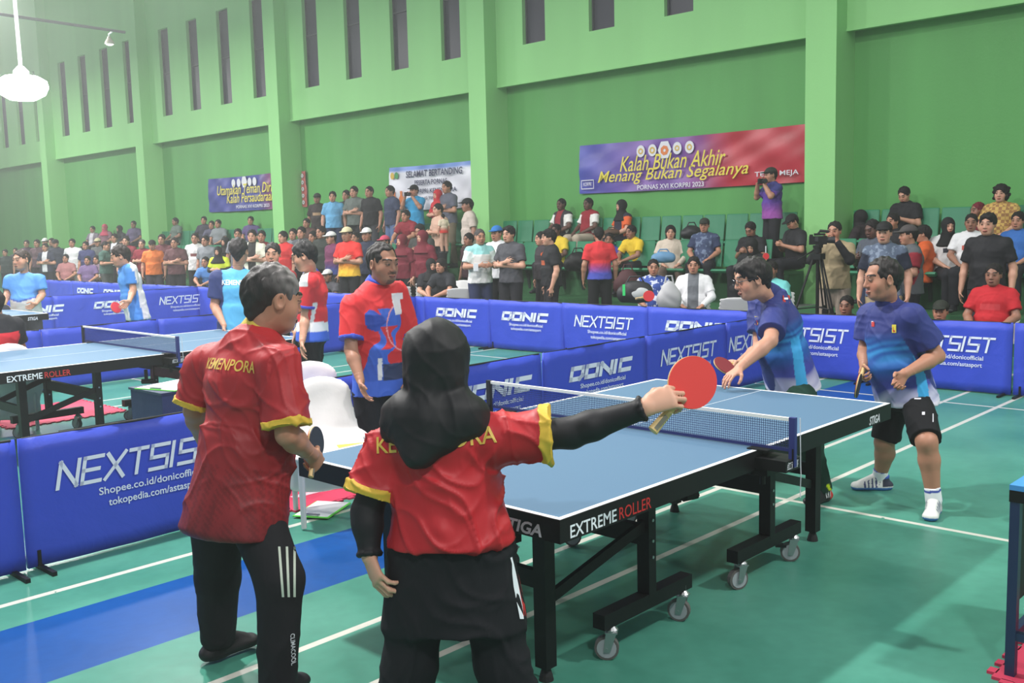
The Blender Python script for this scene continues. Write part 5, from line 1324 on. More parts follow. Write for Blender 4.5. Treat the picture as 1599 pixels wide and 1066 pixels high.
# ================================================================== SPECTATORS (poses built once, copied with their own clothes)
POSES = {}
def base_pose(kind):
    J = {'hs': 1.0}
    I = np.eye(3)
    sit = kind.startswith('sit') or kind == 'squat'
    if not sit:
        ln = .03 if kind != 'lean' else .20
        J.update(pel=V3(0, 0, .94), nk=V3(0, ln-.03, 1.43-(.05 if kind == 'lean' else 0)), hd=V3(0, ln+.01, 1.578-(.07 if kind == 'lean' else 0)), hipR=V3(.095, 0, .91), hipL=V3(-.095, 0, .91),
                 knR=V3(.11, .03, .50), knL=V3(-.11, .03, .50), anR=V3(.12, -.02, .09), anL=V3(-.12, -.02, .09), ftR=V3(.15, 1, 0), ftL=V3(-.15, 1, 0))
        J['shR'] = J['nk']+V3(.166, 0, -.058); J['shL'] = J['nk']+V3(-.166, 0, -.058)
    elif kind == 'squat':
        J.update(pel=V3(0, -.1, .17), nk=V3(0, .02, .64), hd=V3(0, .07, .79), hipR=V3(.1, -.08, .16), hipL=V3(-.1, -.08, .16), knR=V3(.17, .30, .48), knL=V3(-.17, .30, .48), anR=V3(.14, .34, .09), anL=V3(-.14, .34, .09), ftR=V3(.2, 1, 0), ftL=V3(-.2, 1, 0))
        J['shR'] = J['nk']+V3(.166, 0, -.058); J['shL'] = J['nk']+V3(-.166, 0, -.058)
    else:
        ln = {'sit_lean': .22, 'sit_phone': .02, 'sit_bag': .02}.get(kind, -.05)
        J.update(pel=V3(0, 0, .54), nk=V3(0, ln, 1.035-(.05 if ln > .1 else 0)), hd=V3(0, ln+.045, 1.183-(.06 if ln > .1 else 0)), hipR=V3(.1, .02, .53), hipL=V3(-.1, .02, .53), knR=V3(.15, .42, .52), knL=V3(-.15, .42, .52),
                 anR=V3(.15, .42, .09), anL=V3(-.15, .42, .09), ftR=V3(.15, 1, 0), ftL=V3(-.15, 1, 0))
        J['shR'] = J['nk']+V3(.166, 0, -.058); J['shL'] = J['nk']+V3(-.166, 0, -.058)
    y0 = J['nk'][1]; z0 = J['nk'][2]
    def arms(e, w_, e2=None, w2=None):
        J['elR'] = V3(e[0], y0+e[1], z0+e[2]); J['wrR'] = V3(w_[0], y0+w_[1], z0+w_[2])
        e2 = e2 or (-e[0], e[1], e[2]); w2 = w2 or (-w_[0], w_[1], w_[2])
        J['elL'] = V3(e2[0], y0+e2[1], z0+e2[2]); J['wrL'] = V3(w2[0], y0+w2[1], z0+w2[2])
    hd_ = {}
    if kind in ('stand',): arms((.25, -.03, -.32), (.26, .05, -.56)); h = [(0, .1, -1), (-1, 0, 0), (0, 1, 0), (.3, .4, .3)]
    elif kind == 'cross': arms((.25, .04, -.31), (-.06, .21, -.25), None, (.07, .20, -.30)); h = [(-1, 0, .25), (0, -1, 0), (0, 0, 1), (.3, .4, .3)]
    elif kind in ('phone', 'sit_phone'): arms((.24, .06, -.30), (.06, .27, -.22)); h = [(-.5, .8, .3), (-.6, -.5, 0), (0, .2, 1), (.6, .8, .5)]
    elif kind == 'camera': arms((.24, .16, -.20), (.085, .22, .05)); h = [(-.5, .3, .9), (-.8, 0, -.2), (0, -1, .3), (.6, .8, .5)]
    elif kind == 'hold': arms((.25, .03, -.30), (.10, .26, -.28)); h = [(-1, .3, 0), (0, -1, 0), (0, 0, 1), (.4, .5, .4)]
    elif kind == 'lean': arms((.25, .12, -.27), (.12, .34, -.36)); h = [(-.3, .8, -.3), (0, 0, -1), (-1, 0, 0), (.4, .5, .4)]
    elif kind == 'sit_lean': arms((.24, .12, -.27), (.06, .30, -.36)); h = [(-.8, .5, -.2), (0, 0, -1), (0, 1, 0), (.4, .5, .4)]
    elif kind == 'squat': arms((.25, .14, -.22), (.08, .30, -.14)); h = [(-.8, .5, 0), (0, 0, -1), (0, 1, 0), (.4, .5, .4)]
    else: arms((.25, .08, -.29), (.13, .31, -.40)); h = [(-.5, .8, -.2), (0, 0, -1), (-1, .3, 0), (.3, .4, .3)]
    d, n_, t_, cl_ = h
    J['hands'] = {'R': (V3(*d), V3(*n_), V3(*t_), cl_[:3], (.5, .4)), 'L': (V3(-d[0], d[1], d[2]), V3(-n_[0], n_[1], n_[2]), V3(-t_[0], t_[1], t_[2]), cl_[:3], (.5, .4))}
    hp = {'phone': .28, 'sit_phone': .45}.get(kind, .04); J['hR'] = frame_from((0, math.cos(hp), -math.sin(hp)))
    if hp > .1: J['hd'] = J['hd']+V3(0, .02, -.012)
    return J
def pose_meshes(kind):
    if kind in POSES: return POSES[kind]
    J = base_pose(kind); up = unit(J['nk']-J['pel']); r = V3(1, 0, 0)
    HP = {s_: hand_prims(J['wr'+s_], *J['hands'][s_][:3], J['hands'][s_][3], .97, .05, J['hands'][s_][4]) for s_ in 'RL'}
    full = body_prims(J, .98, True, HP)
    nkc = J['hd']+J['hR'] @ V3(0, -.02, -.11)
    P1 = skin(body_prims(J, .98, False, HP), .013, None, [(nkc, V3(0, 0, 1))]); P2 = skin(full, .0065, (J['hd']-.17, J['hd']+.17), [(nkc-V3(0, 0, .012), V3(0, 0, -1))])
    P, Q = merge([P1, P2]); C = np.ones((len(P), 3)); nr = np.linalg.norm(P-J['hd'], axis=1) < .2
    C[nr] = head_colors(P[nr], J['hd'], J['hR'], 1.0, (255, 255, 255), (60, 45, 40), (200, 130, 125)); 
    me_b = new_mesh('person', P, Q, [vmat('skin', .5, .35)], C)
    drop = .07 if not (kind.startswith('sit') or kind == 'squat') else .03
    L = torso_prims(J, .018, .98, .025, .05, [], drop, .006, .026)
    for s_ in 'RL': L.append(sleeve(J['sh'+s_], J['el'+s_], .74, .072, .074))
    col = J['nk']+(J['hd']-J['nk'])*.2; L.append(cone(J['nk']-up*.06, col, .078, .068, .02, [(col, unit(J['hd']-J['nk']))]))
    P, Q = skin(L, .014, None, [(J['pel']-up*drop*.98, -up)]); P = crease(P, normals(P, Q), .012, 1.4)
    rel = P-J['nk']; C = np.zeros((len(P), 3)); slv = np.zeros(len(P))
    for s_, sg in (('R', 1), ('L', -1)):
        d = unit(J['el'+s_]-J['sh'+s_]); t = (P-J['sh'+s_]) @ d; dist = np.linalg.norm(P-J['sh'+s_]-t[:, None]*d, axis=1); slv[(t > .02) & (dist < .11) & (rel[:, 0]*sg > .135)] = 1
    C[:, 0] = slv; C[:, 1] = np.clip(((P-(J['pel']-up*drop)) @ up)/np.linalg.norm(J['nk']-J['pel']+up*drop), 0, 1); C[:, 2] = np.clip(rel[:, 0]*2+.5, 0, 1)*.5+np.where(rel[:, 1]-(P-J['nk']) @ up*(J['nk']-J['pel'])[1] > 0, .5, 0)
    me_s = new_mesh('shirt', P, Q, [M_white], C)
    LS = []
    for s_ in 'RL':
        sh, el, wr = J['sh'+s_], J['el'+s_], J['wr'+s_]; LS += [cone(sh+.4*(el-sh), el, .064, .058, .02), cone(el, el+.93*(wr-el), .056, .040, .02, [(el+.93*(wr-el), wr-el)])]
    P, Q = skin(LS, .013); me_l = new_mesh('sleeve', P, Q, [M_white])
    L = [econe(J['pel']-V3(0, 0, .05), J['pel']+up*.08, (.160, .120), (.148, .112), r, .05, cap=.5)]
    for s_ in 'RL':
        e = J['an'+s_]+V3(0, 0, -.01); L += [cone(J['hip'+s_]+.14*(J['kn'+s_]-J['hip'+s_]), J['kn'+s_], .098, .082, .06), cone(J['kn'+s_], e, .078, .066, .03, [(e, unit(e-J['kn'+s_]))])]
    P, Q = skin(L, .016); P = fold(P, normals(P, Q), .006, 1.1); me_p = new_mesh('trousers', P, Q, [M_white])
    shs = []
    for s_ in 'RL':
        L, cu_ = shoe_prims(J['an'+s_], J['ft'+s_]); P, Q = skin(L, .012, None, cu_); shs.append(new_mesh('shoe', P, Q, [M_dark]))
    POSES[kind] = dict(J=J, b=me_b, s=me_s, p=me_p, l=me_l, shoes=shs, top=J['hd'][2]+.12)
    return POSES[kind]
CHM = {}
def crowd_hair(kind):
    if kind not in CHM:
        P, Q = hair_mesh(kind, .009); CHM[kind] = new_mesh('hair', P, Q, [M_white])
    return CHM[kind]
def skin_mat(k):
    nm = 'crowd_skin_'+k
    if nm in MATS: return MATS[nm]
    m = bpy.data.materials.new(nm); m.use_nodes = True; nt = m.node_tree; b = nt.nodes['Principled BSDF']
    a = nt.nodes.new('ShaderNodeAttribute'); a.attribute_name = 'Col'; x = nt.nodes.new('ShaderNodeMix'); x.data_type = 'RGBA'; x.blend_type = 'MULTIPLY'; x.inputs[0].default_value = 1
    nt.links.new(a.outputs['Color'], x.inputs[6]); x.inputs[7].default_value = (*lin(SKIN[k]), 1); nt.links.new(x.outputs[2], b.inputs['Base Color']); b.inputs['Roughness'].default_value = .5
    MATS[nm] = m; return m
def cloth_cols(torso, sleeve_c=None, low=None, pattern=None):
    key = 'cloth_'+'_'.join(map(str, (torso, sleeve_c, low, pattern)))
    if key in MATS: return MATS[key]
    m = bpy.data.materials.new('clothing'); m.use_nodes = True; nt = m.node_tree; b = nt.nodes['Principled BSDF']; N = nt.nodes.new; L = nt.links.new
    a = N('ShaderNodeAttribute'); a.attribute_name = 'Col'; sp = N('ShaderNodeSeparateColor'); L(a.outputs['Color'], sp.inputs[0])
    def mix(f, x, c):
        n_ = N('ShaderNodeMix'); n_.data_type = 'RGBA'; L(f, n_.inputs[0])
        if isinstance(x, tuple): n_.inputs[6].default_value = (*lin(x), 1)
        else: L(x, n_.inputs[6])
        n_.inputs[7].default_value = (*lin(c), 1); return n_.outputs[2]
    col = tuple(torso)
    tc = N('ShaderNodeTexCoord')
    if low:
        r_ = N('ShaderNodeMapRange'); r_.inputs[1].default_value = .50; r_.inputs[2].default_value = .18; L(sp.outputs[1], r_.inputs[0]); col = mix(r_.outputs[0], col, low)
    if pattern:
        kind, pc = pattern
        if kind == 'plaid':
            w = N('ShaderNodeTexChecker'); w.inputs['Scale'].default_value = 22; L(tc.outputs['Object'], w.inputs['Vector']); f = w.outputs['Fac']
        elif kind == 'front':         # a lighter front panel (open jacket, chest print)
            g = N('ShaderNodeMath'); g.operation = 'COMPARE'; g.inputs[1].default_value = .75; g.inputs[2].default_value = .075; L(sp.outputs[2], g.inputs[0]); f = g.outputs[0]
        elif kind == 'chest':
            g = N('ShaderNodeMath'); g.operation = 'COMPARE'; g.inputs[1].default_value = .75; g.inputs[2].default_value = .10; L(sp.outputs[2], g.inputs[0]); h2 = N('ShaderNodeMath'); h2.operation = 'COMPARE'; h2.inputs[1].default_value = .62; h2.inputs[2].default_value = .06; L(sp.outputs[1], h2.inputs[0])
            k_ = N('ShaderNodeMath'); k_.operation = 'MULTIPLY'; L(g.outputs[0], k_.inputs[0]); L(h2.outputs[0], k_.inputs[1]); f = k_.outputs[0]
        elif kind == 'yoke':
            g = N('ShaderNodeMath'); g.operation = 'GREATER_THAN'; g.inputs[1].default_value = .80; L(sp.outputs[1], g.inputs[0]); f = g.outputs[0]
        else:
            w = N('ShaderNodeTexNoise'); w.inputs['Scale'].default_value = 16; L(tc.outputs['Object'], w.inputs['Vector']); g = N('ShaderNodeMath'); g.operation = 'GREATER_THAN'; g.inputs[1].default_value = .56; L(w.outputs['Fac'], g.inputs[0]); f = g.outputs[0]
        col = mix(f, col, pc)
    if sleeve_c: col = mix(sp.outputs[0], col, sleeve_c)
    if isinstance(col, tuple): b.inputs['Base Color'].default_value = (*lin(col), 1)
    else: L(col, b.inputs['Base Color'])
    b.inputs['Roughness'].default_value = .75; b.inputs['Specular IOR Level'].default_value = .25
    MATS[key] = m; return m
def setmat(o, m):
    o.material_slots[0].link = 'OBJECT'; o.material_slots[0].material = m
LAYER = {'A': (8.45, 0), 'B': (9.3, 0), 'C': (10.1, 0), 'F': (8.75, 'chair'), 'Q': (8.6, 0), 'R2': (11.55, T1), 'R3': (12.32, T2), 'T2': (11.15, T1), 'T3': (11.95, T2), 'G': (10.35, 0)}
HAIRC = {'k': (26, 23, 23), 'g': (70, 66, 66), 'w': (222, 222, 222), 'n': (28, 28, 30), 'b': (44, 110, 180), 't': (196, 186, 150), 'm': (108, 34, 46), 'r': (190, 44, 54), 'e': (44, 48, 42), 'p': (190, 70, 96), 'y': (214, 206, 170)}
PLACED = []
def spectator(px, top, layer, kind, th, cloth, pants, head, sk, label, sleeves=None, group=None, hs=None):
    PM = pose_meshes(kind); X, fl_ = LAYER[layer] if isinstance(layer, str) else layer
    r_ = ray(px, top); floor_z = 0 if fl_ == 'chair' else fl_; seated = kind.startswith('sit')
    lim = (8.25, 10.45) if fl_ in (0, 'chair') else ((10.85, 11.45) if fl_ == T1 and not seated else ((X-.3, X+.12)))
    best = None
    for dx in (0, .22, -.22, .44, -.44, .66, -.66, .88, -.88, 1.1, -1.1, 1.4, -1.4, 1.7, -1.7):
        if dx and not lim[0] <= X+dx <= lim[1]: continue
        P0 = V3(XW-12.0+X+dx, 0, 0); t = ((P0-CAM) @ wn)/(r_ @ wn); HT = CAM+t*r_
        sc = (HT[2]-floor_z)/PM['top']; z0 = floor_z
        if seated or kind == 'squat': z0 = HT[2]-PM['top']*.97; sc = .97
        else: sc = min(max(sc, .86), 1.10)
        f = facing(th, HT); ang = math.atan2(f[1], f[0])-math.pi/2
        off = rotz(ang) @ V3(0, PM['J']['hd'][1], 0)*sc
        pos = HT-off; c2 = pos[:2]+(f[:2]*.2 if seated else f[:2]*.04); mrg = .46 if seated else .42
        gap = min([np.linalg.norm(c2-q[0])-(mrg+q[1])/2 for q in PLACED if abs(q[2]-z0) < 1.0] or [9])
        if best is None or gap > best[0]: best = (gap, HT, sc, z0, ang, off, c2, mrg)
        if gap > 0: break
    gap, HT, sc, z0, ang, off, c2, mrg = best; PLACED.append((c2, mrg, z0))
    o = link('person', PM['b'], None, (HT[0]-off[0], HT[1]-off[1], z0), ang, sc); setmat(o, skin_mat(sk)); tag(o, label, 'person', group or 'spectators along the stand')
    s_ = link('shirt', PM['s'], o); setmat(s_, cloth)
    if sleeves: setmat(link('sleeve', PM['l'], o), cloth_cols(sleeves))
    p_ = link('trousers', PM['p'], o); setmat(p_, cloth_cols(pants))
    for me in PM['shoes']: link('shoe', me, o)
    if head:
        hk, hc = head.split(':'); 
        nm = {'hijab': 'headscarf', 'cap': 'cap'}.get(hk, 'hair')
        def put(kk, nm_, c_):
            ho = link(nm_, crowd_hair(kk), o); R_ = PM['J']['hR']; c = PM['J']['hd']; k_ = PM['J']['hs']
            ho.matrix_local = Matrix([[*(R_[0]*k_), c[0]], [*(R_[1]*k_), c[1]], [*(R_[2]*k_), c[2]], [0, 0, 0, 1]]); setmat(ho, cloth_cols(c_)); return ho
        if hk == 'cap': put('crop', 'hair', HAIRC['k'])
        put(hk, nm, HAIRC[hc])
    if fl_ == 'chair' and group is None:
        ch = covered_chair((HT[0]-off[0]-f[0]*.04, HT[1]-off[1]-f[1]*.04, max(z0, 0)), ang+math.pi, 'white plastic chair under the '+label.split(' seated')[0].split(' crouching')[0], False)
    return o
c_ = cloth_cols
BK, NV, GY, WH, MR, RD = (32, 32, 36), (42, 50, 86), (104, 108, 112), (222, 222, 222), (112, 36, 48), (196, 48, 52)
dk = (34, 34, 40); tan = (160, 140, 116)
CROWD = [
 (1552, 412, (8.52, 'chair'), 'sit', 15, c_((186, 34, 44), None, None, ('chest', (196, 60, 66))), dk, 'crop:k', 'c', 'person in red shirt seated at right behind the barrier'),
 # right of the tripod and around it
 (1203, 262, 'T3', 'camera', 62, c_((92, 62, 150), None, (150, 80, 160), ('yoke', (60, 60, 120))), dk, 'cap:e', 'b', 'person in purple shirt and dark cap filming on the top tier beside the pillar'),
 (1237, 335, 'R2', 'sit_phone', 55, c_(BK, (44, 44, 48)), dk, 'cap:n', 'b', 'person in black vest and black cap looking down at a phone left of the pillar'),
 (1303, 346, 'B', 'camera', 20, c_((158, 142, 112)), (150, 136, 124), 'crop:k', 'b', 'camera operator in beige shirt with black sleeves behind the tripod', (30, 30, 34)),
 (1343, 328, 'R3', 'sit', 120, c_((44, 36, 40)), dk, 'hijab:n', 'c', 'person in dark headscarf on the top row right of the pillar'),
 (1362, 343, 'C', 'phone', 40, c_((78, 84, 96)), (60, 70, 100), 'crop:k', 'd', 'person in grey polo looking down behind the black cap man'),
 (1381, 347, 'A', 'stand', 12, c_((86, 98, 118), (40, 44, 60), None, ('noise', (120, 132, 150))), (170, 152, 120), 'cap:n', 'a', 'person in grey patterned V-neck and black cap with white lettering'),
 (1418, 352, 'B', 'hold', 75, c_((84, 88, 92), (132, 30, 44)), dk, 'cap:g', 'b', 'person in grey vest and grey cap facing left, dark red sleeves'),
 (1394, 333, 'R2', 'sit', 40, c_(BK), dk, 'short:k', 'b', 'boy in black behind the grey cap'),
 (1412, 292, 'R3', 'sit_phone', 30, c_(BK), dk, 'short:k', 'a', 'person in black T-shirt looking down on the top row against the green wall'),
 (1441, 352, 'R2', 'sit', 95, c_((204, 92, 44)), dk, 'short:k', 'b', 'person with glasses in orange shirt turned left'),
 (1481, 340, 'R2', 'sit', -20, c_((226, 226, 226), None, None, ('chest', (60, 60, 70))), dk, 'hijab:n', 'p', 'person in black headscarf and white T-shirt leaning on her neighbour'),
 (1517, 334, 'R2', 'sit', 5, c_((218, 218, 220), None, None, ('chest', (190, 90, 80))), dk, 'crop:k', 'c', 'person in white T-shirt laughing behind the black polo'),
 (1527, 316, 'R3', 'sit', 60, c_(MR), dk, 'crop:m', 'c', 'person with dark red headband on the top row'),
 (1563, 289, 'R3', 'sit', 15, c_((196, 164, 92), None, None, ('plaid', (150, 110, 70))), dk, 'curly:k', 'p', 'person with curly hair in yellow plaid shirt on the top row'),
 (1543, 333, (9.35, 0), 'stand', 18, c_((34, 34, 38)), (48, 50, 56), 'messy:k', 'a', 'smiling person in black polo standing behind the right barrier'),
 (1590, 331, 'R2', 'sit', 20, c_((52, 104, 176)), dk, 'short:k', 'b', 'person in blue T-shirt at the right edge'),
 (1322, 462, 'Q', 'squat', 20, c_((60, 70, 90)), dk, 'crop:k', 'c', 'person whose head shows above the barrier below the tripod'),
 (1469, 470, 'Q', 'squat', 10, c_((60, 60, 60)), dk, 'cap:e', 'b', 'person in dark cap whose face shows above the barrier right of the black shorts player'),
 (1204, 408, (9.2, 'chair'), 'sit', 25, c_((120, 208, 206)), dk, 'crop:k', 'c', 'person in turquoise shirt seated behind the player with glasses'),
 (1174, 372, (10.9, T1), 'sit_phone', 20, c_(BK), dk, 'hijab:n', 'p', 'person with glasses and black headscarf in black above the player with glasses'),
 (1172, 347, 'R2', 'sit_phone', 30, c_(BK), dk, 'short:k', 'c', 'dark haired person bent over behind the black headscarf'),
 # middle
 (1083, 401, (8.95, 'chair'), 'sit', 5, c_((224, 224, 226), (226, 226, 228), None, ('front', (104, 108, 114))), dk, 'short:k', 'b', 'person in open white jacket over grey T-shirt seated behind the barrier', (224, 224, 226)),
 (1020, 405, (9.05, 'chair'), 'sit', -5, c_((60, 84, 160), None, None, ('noise', (206, 212, 232))), dk, 'crop:k', 'b', 'person in blue and white batik shirt seated beside a racket bag'),
 (1100, 341, 'R2', 'sit', 12, c_((66, 78, 108), (48, 58, 88), None, ('noise', (110, 124, 150))), dk, 'cap:e', 'b', 'person in navy sports shirt and cap in the lower row of seats'),
 (1047, 352, 'R2', 'sit', 0, c_((206, 192, 176)), (120, 100, 90), 'long:k', 'p', 'person with long hair in cream blouse in the lower row', (206, 192, 176)),
 (985, 352, 'R2', 'sit_lean', 45, c_((226, 192, 52)), dk, 'short:k', 'c', 'person in yellow T-shirt leaning forward on her or his knees'),
 (951, 364, 'R2', 'sit_lean', 10, c_((72, 66, 150)), dk, 'short:k', 'c', 'person in violet shirt behind the red and blue shirt'),
 (935, 355, 'C', 'stand', 172, c_((210, 52, 58), None, (74, 84, 180)), (30, 30, 34), 'short:k', 'b', 'person in red and blue shirt with back turned in front of the seats'),
 (970, 312, 'R3', 'sit', 60, c_((44, 42, 58), (220, 100, 52)), dk, 'hijab:n', 'p', 'person in black headscarf with orange sleeves on the top row'),
 (918, 309, 'R3', 'sit', 50, c_((140, 36, 48), (226, 226, 222)), (190, 178, 160), 'crop:k', 'd', 'person in maroon vest with white sleeves on the top row'),
 (876, 310, 'R3', 'sit', 45, c_((50, 46, 52), (226, 226, 222), None, ('front', (140, 44, 54))), dk, 'crop:k', 'd', 'person in black and maroon vest with white sleeves, left of the maroon vest'),
 (856, 358, 'A', 'stand', 80, c_((34, 34, 38), None, None, ('chest', (180, 90, 60))), dk, 'messy:k', 'a', 'person in black T-shirt in left profile with a hand on the barrier'),
 (844, 362, 'C', 'stand', 70, c_((60, 54, 60), (214, 96, 54)), dk, 'short:k', 'a', 'person with an orange shoulder just behind the profile in black'),
 (868, 350, 'R2', 'sit', 40, c_((224, 194, 60)), dk, 'short:k', 'd', 'person in yellow mostly hidden behind the profile in black'),
 (794, 353, 'A', 'cross', 40, c_((74, 74, 80), None, None, ('chest', (88, 88, 94))), dk, 'messy:k', 'a', 'person with thick dark hair and arms crossed in charcoal T-shirt'),
 (775, 353, 'B', 'stand', 35, c_((226, 226, 230)), dk, 'cap:b', 'b', 'person in white shirt and blue cap behind the charcoal T-shirt'),
 (749, 358, 'A', 'hold', -20, c_((226, 226, 224), (214, 226, 224), None, ('yoke', (150, 208, 208))), (44, 52, 84), 'crop:g', 'b', 'person with glasses in white shirt with teal yoke holding a phone'),
 (731, 364, 'C', 'stand', 50, c_((62, 40, 46)), dk, 'short:k', 'c', 'dark haired person between the beige T-shirt and the teal yoke'),
 (729, 310, 'T2', 'stand', 80, c_((196, 184, 174)), (180, 166, 150), 'cap:n', 'c', 'person in beige T-shirt and black cap by the middle pillar'),
 (697, 283, 'T3', 'cross', 55, c_((92, 94, 108)), (120, 108, 92), 'short:k', 'b', 'tall person in grey shirt, arms crossed, in front of the white banner'),
 (683, 296, 'T3', 'hold', 50, c_((190, 44, 56)), dk, 'hijab:r', 'p', 'person in bright red headscarf in front of the white banner'),
 (646, 289, 'T3', 'camera', 40, c_((52, 150, 198)), (40, 60, 90), 'cap:n', 'b', 'person in sky blue shirt raising a camera in front of the white banner'),
 (683, 318, 'T2', 'hold', 60, c_((206, 170, 150)), dk, 'short:k', 'p', 'person in light pink top holding a baby'),
 (633, 328, 'T2', 'lean', 40, c_((136, 40, 52)), dk, 'short:k', 'b', 'person in maroon shirt bending forward on the lower tier'),
 (627, 366, 'B', 'stand', 50, c_((108, 34, 48)), dk, 'hijab:m', 'p', 'person in maroon headscarf, left of two standing side by side', MR),
 (659, 360, 'B', 'stand', 50, c_((112, 36, 50)), dk, 'hijab:m', 'p', 'person in maroon headscarf, right of two standing side by side', MR),
 (655, 350, 'C', 'phone', 30, c_((60, 62, 60)), dk, 'short:k', 'b', 'dark haired person behind the two maroon headscarves'),
 (673, 404, (9.0, 'chair'), 'sit', -20, c_((40, 40, 46)), dk, 'hijab:n', 'p', 'person in dark headscarf crouching behind the barrier'),
 (688, 404, (8.7, 'chair'), 'sit_lean', 40, c_((40, 42, 48)), dk, 'long:k', 'b', 'person with tied dark hair in black crouching behind the barrier'),
 (608, 290, 'T3', 'stand', 60, c_((58, 66, 92)), (90, 110, 150), 'short:k', 'b', 'person in navy polo on the top tier left of the white banner'),
 (576, 291, 'T3', 'stand', 40, c_(BK), (60, 60, 66), 'crop:k', 'b', 'person in black T-shirt on the top tier, left of the navy polo'),
 (552, 289, 'T3', 'cross', 30, c_((100, 108, 104)), dk, 'short:k', 'a', 'person in grey polo with arms crossed on the top tier'),
 (540, 297, 'R3', 'stand', 35, c_((52, 50, 54)), dk, 'short:k', 'b', 'person half hidden behind the grey polo on the top tier'),
 (519, 299, 'T3', 'stand', 10, c_((104, 168, 210)), (46, 56, 86), 'short:k', 'a', 'person in light blue T-shirt on the top tier'),
 (495, 302, 'T3', 'stand', 20, c_((52, 44, 44), None, None, ('chest', (170, 140, 110))), (96, 90, 76), 'cap:e', 'c', 'person in dark printed T-shirt and cap at the left end of the top tier'),
 (478, 341, 'T2', 'stand', 30, c_((92, 66, 60)), dk, 'short:k', 'b', 'person on the lower tier beside the pillar, below the printed T-shirt'),
 (541, 355, 'A', 'cross', 35, c_((212, 52, 48), None, (240, 190, 60)), (28, 28, 32), 'cap:t', 'b', 'person in red and yellow shirt and tan cap with arms crossed'),
 (516, 362, 'B', 'stand', 60, c_((110, 50, 84), None, (60, 70, 130)), dk, 'cap:w', 'b', 'person in white cap and purple shirt left of the red and yellow shirt'),
 (511, 421, 'Q', 'squat', 40, c_((80, 80, 86)), dk, 'cap:w', 'b', 'person in white cap crouching low behind the barrier'),
 (488, 361, 'C', 'stand', 40, c_((52, 56, 52)), dk, 'short:k', 'b', 'dark clothed person behind the profile, near the white cap'),
 (470, 353, 'C', 'stand', 30, c_((84, 88, 96)), dk, 'short:k', 'a', 'person in grey behind the profile of the young man'),
 (500, 344, 'G', 'stand', 45, c_((48, 54, 50)), dk, 'short:k', 'b', 'person in dark green below the light blue T-shirt'),
 (572, 356, 'B', 'stand', 30, c_((40, 46, 66)), dk, 'cap:w', 'b', 'person in dark jacket and pale cap above the umpire'),
 (600, 368, 'B', 'stand', 50, c_((190, 182, 150)), dk, 'cap:p', 'b', 'person in pink cap and pale shawl above the umpire'),
 (554, 362, 'C', 'stand', 30, c_((70, 110, 160)), dk, 'short:k', 'b', 'person in blue behind the tan cap'),
 (441, 361, 'B', 'stand', 50, c_((206, 52, 54)), dk, 'short:k', 'a', 'person in red T-shirt left of the young man in profile'),
 (457, 357, 'C', 'stand', 20, c_((124, 128, 134)), dk, 'short:k', 'a', 'person in grey shirt right of the red T-shirt'),
 (393, 359, 'A', 'cross', 15, c_((226, 224, 206), None, None, ('front', (48, 46, 46))), (210, 190, 60), 'short:k', 'a', 'person in white and black shirt with crossed arms, right of the light blue shirt'),
 (408, 360, 'B', 'stand', 10, c_((128, 42, 50)), dk, 'short:k', 'b', 'person in maroon shirt next to the white and black shirt'),
 # left
 (340, 385, 'A', 'hold', 25, c_((206, 222, 60)), dk, 'hijab:n', 'p', 'person in black headscarf and bright yellow-green shirt', (40, 42, 46)),
 (304, 364, 'B', 'stand', 15, c_((222, 220, 220), None, None, ('chest', (130, 80, 80))), dk, 'crop:k', 'b', 'person in white T-shirt left of the yellow-green shirt'),
 (320, 368, 'B', 'stand', 35, c_((130, 134, 140)), dk, 'short:k', 'b', 'person in grey T-shirt between the white and yellow-green shirts'),
 (320, 401, 'F', 'sit_lean', 30, c_((84, 136, 204)), dk, 'crop:k', 'b', 'person in blue leaning low beside the yellow-green shirt'),
 (351, 370, 'C', 'stand', 40, c_((48, 48, 54)), dk, 'hijab:n', 'p', 'person in dark headscarf behind the yellow-green shirt'),
 (371, 356, 'C', 'stand', 10, c_((126, 128, 136)), dk, 'short:k', 'b', 'person in grey jacket above the light blue shirt'),
 (272, 371, 'A', 'cross', 20, c_((94, 62, 66)), dk, 'short:k', 'b', 'person in dark maroon shirt with arms crossed, right of the orange shirt'),
 (252, 366, 'B', 'stand', 20, c_((96, 52, 58)), dk, 'short:k', 'b', 'person behind the orange and dark maroon shirts'),
 (237, 375, 'A', 'stand', 10, c_((222, 118, 56)), (60, 56, 66), 'cap:k', 'b', 'person in orange polo with hands down'),
 (221, 374, 'B', 'hold', 25, c_((126, 36, 50)), dk, 'crop:g', 'a', 'person in maroon shirt just left of the orange polo'),
 (196, 369, 'B', 'stand', 25, c_((124, 38, 52)), dk, 'short:k', 'a', 'person in maroon shirt above the leaning blue and white player'),
 (165, 377, 'A', 'hold', -60, c_((64, 92, 84)), (70, 74, 72), 'crop:k', 'b', 'person in dark green shirt with arm forward, left of the leaning player'),
 (133, 377, 'B', 'stand', 30, c_((58, 62, 104)), dk, 'short:k', 'b', 'person in navy shirt left of the dark green shirt'),
 (112, 373, 'B', 'stand', 20, c_((222, 222, 224)), (190, 190, 196), 'short:k', 'b', 'person in white shirt right of the far pillar'),
 (178, 365, 'C', 'stand', 30, c_((40, 42, 50), None, None, ('front', (210, 210, 214))), dk, 'short:k', 'b', 'person in dark jacket above the dark green shirt'),
 (152, 372, 'C', 'stand', 30, c_((96, 100, 100)), dk, 'cap:t', 'b', 'person in pale cap behind the navy shirt'),
 (102, 397, (8.75, 'chair'), 'sit', 20, c_((164, 112, 112)), dk, 'short:k', 'b', 'person in dusty pink shirt seated behind the far barrier'),
 (136, 400, (8.75, 'chair'), 'sit', 20, c_((110, 90, 130)), dk, 'short:k', 'b', 'person in mauve seated right of the dusty pink shirt'),
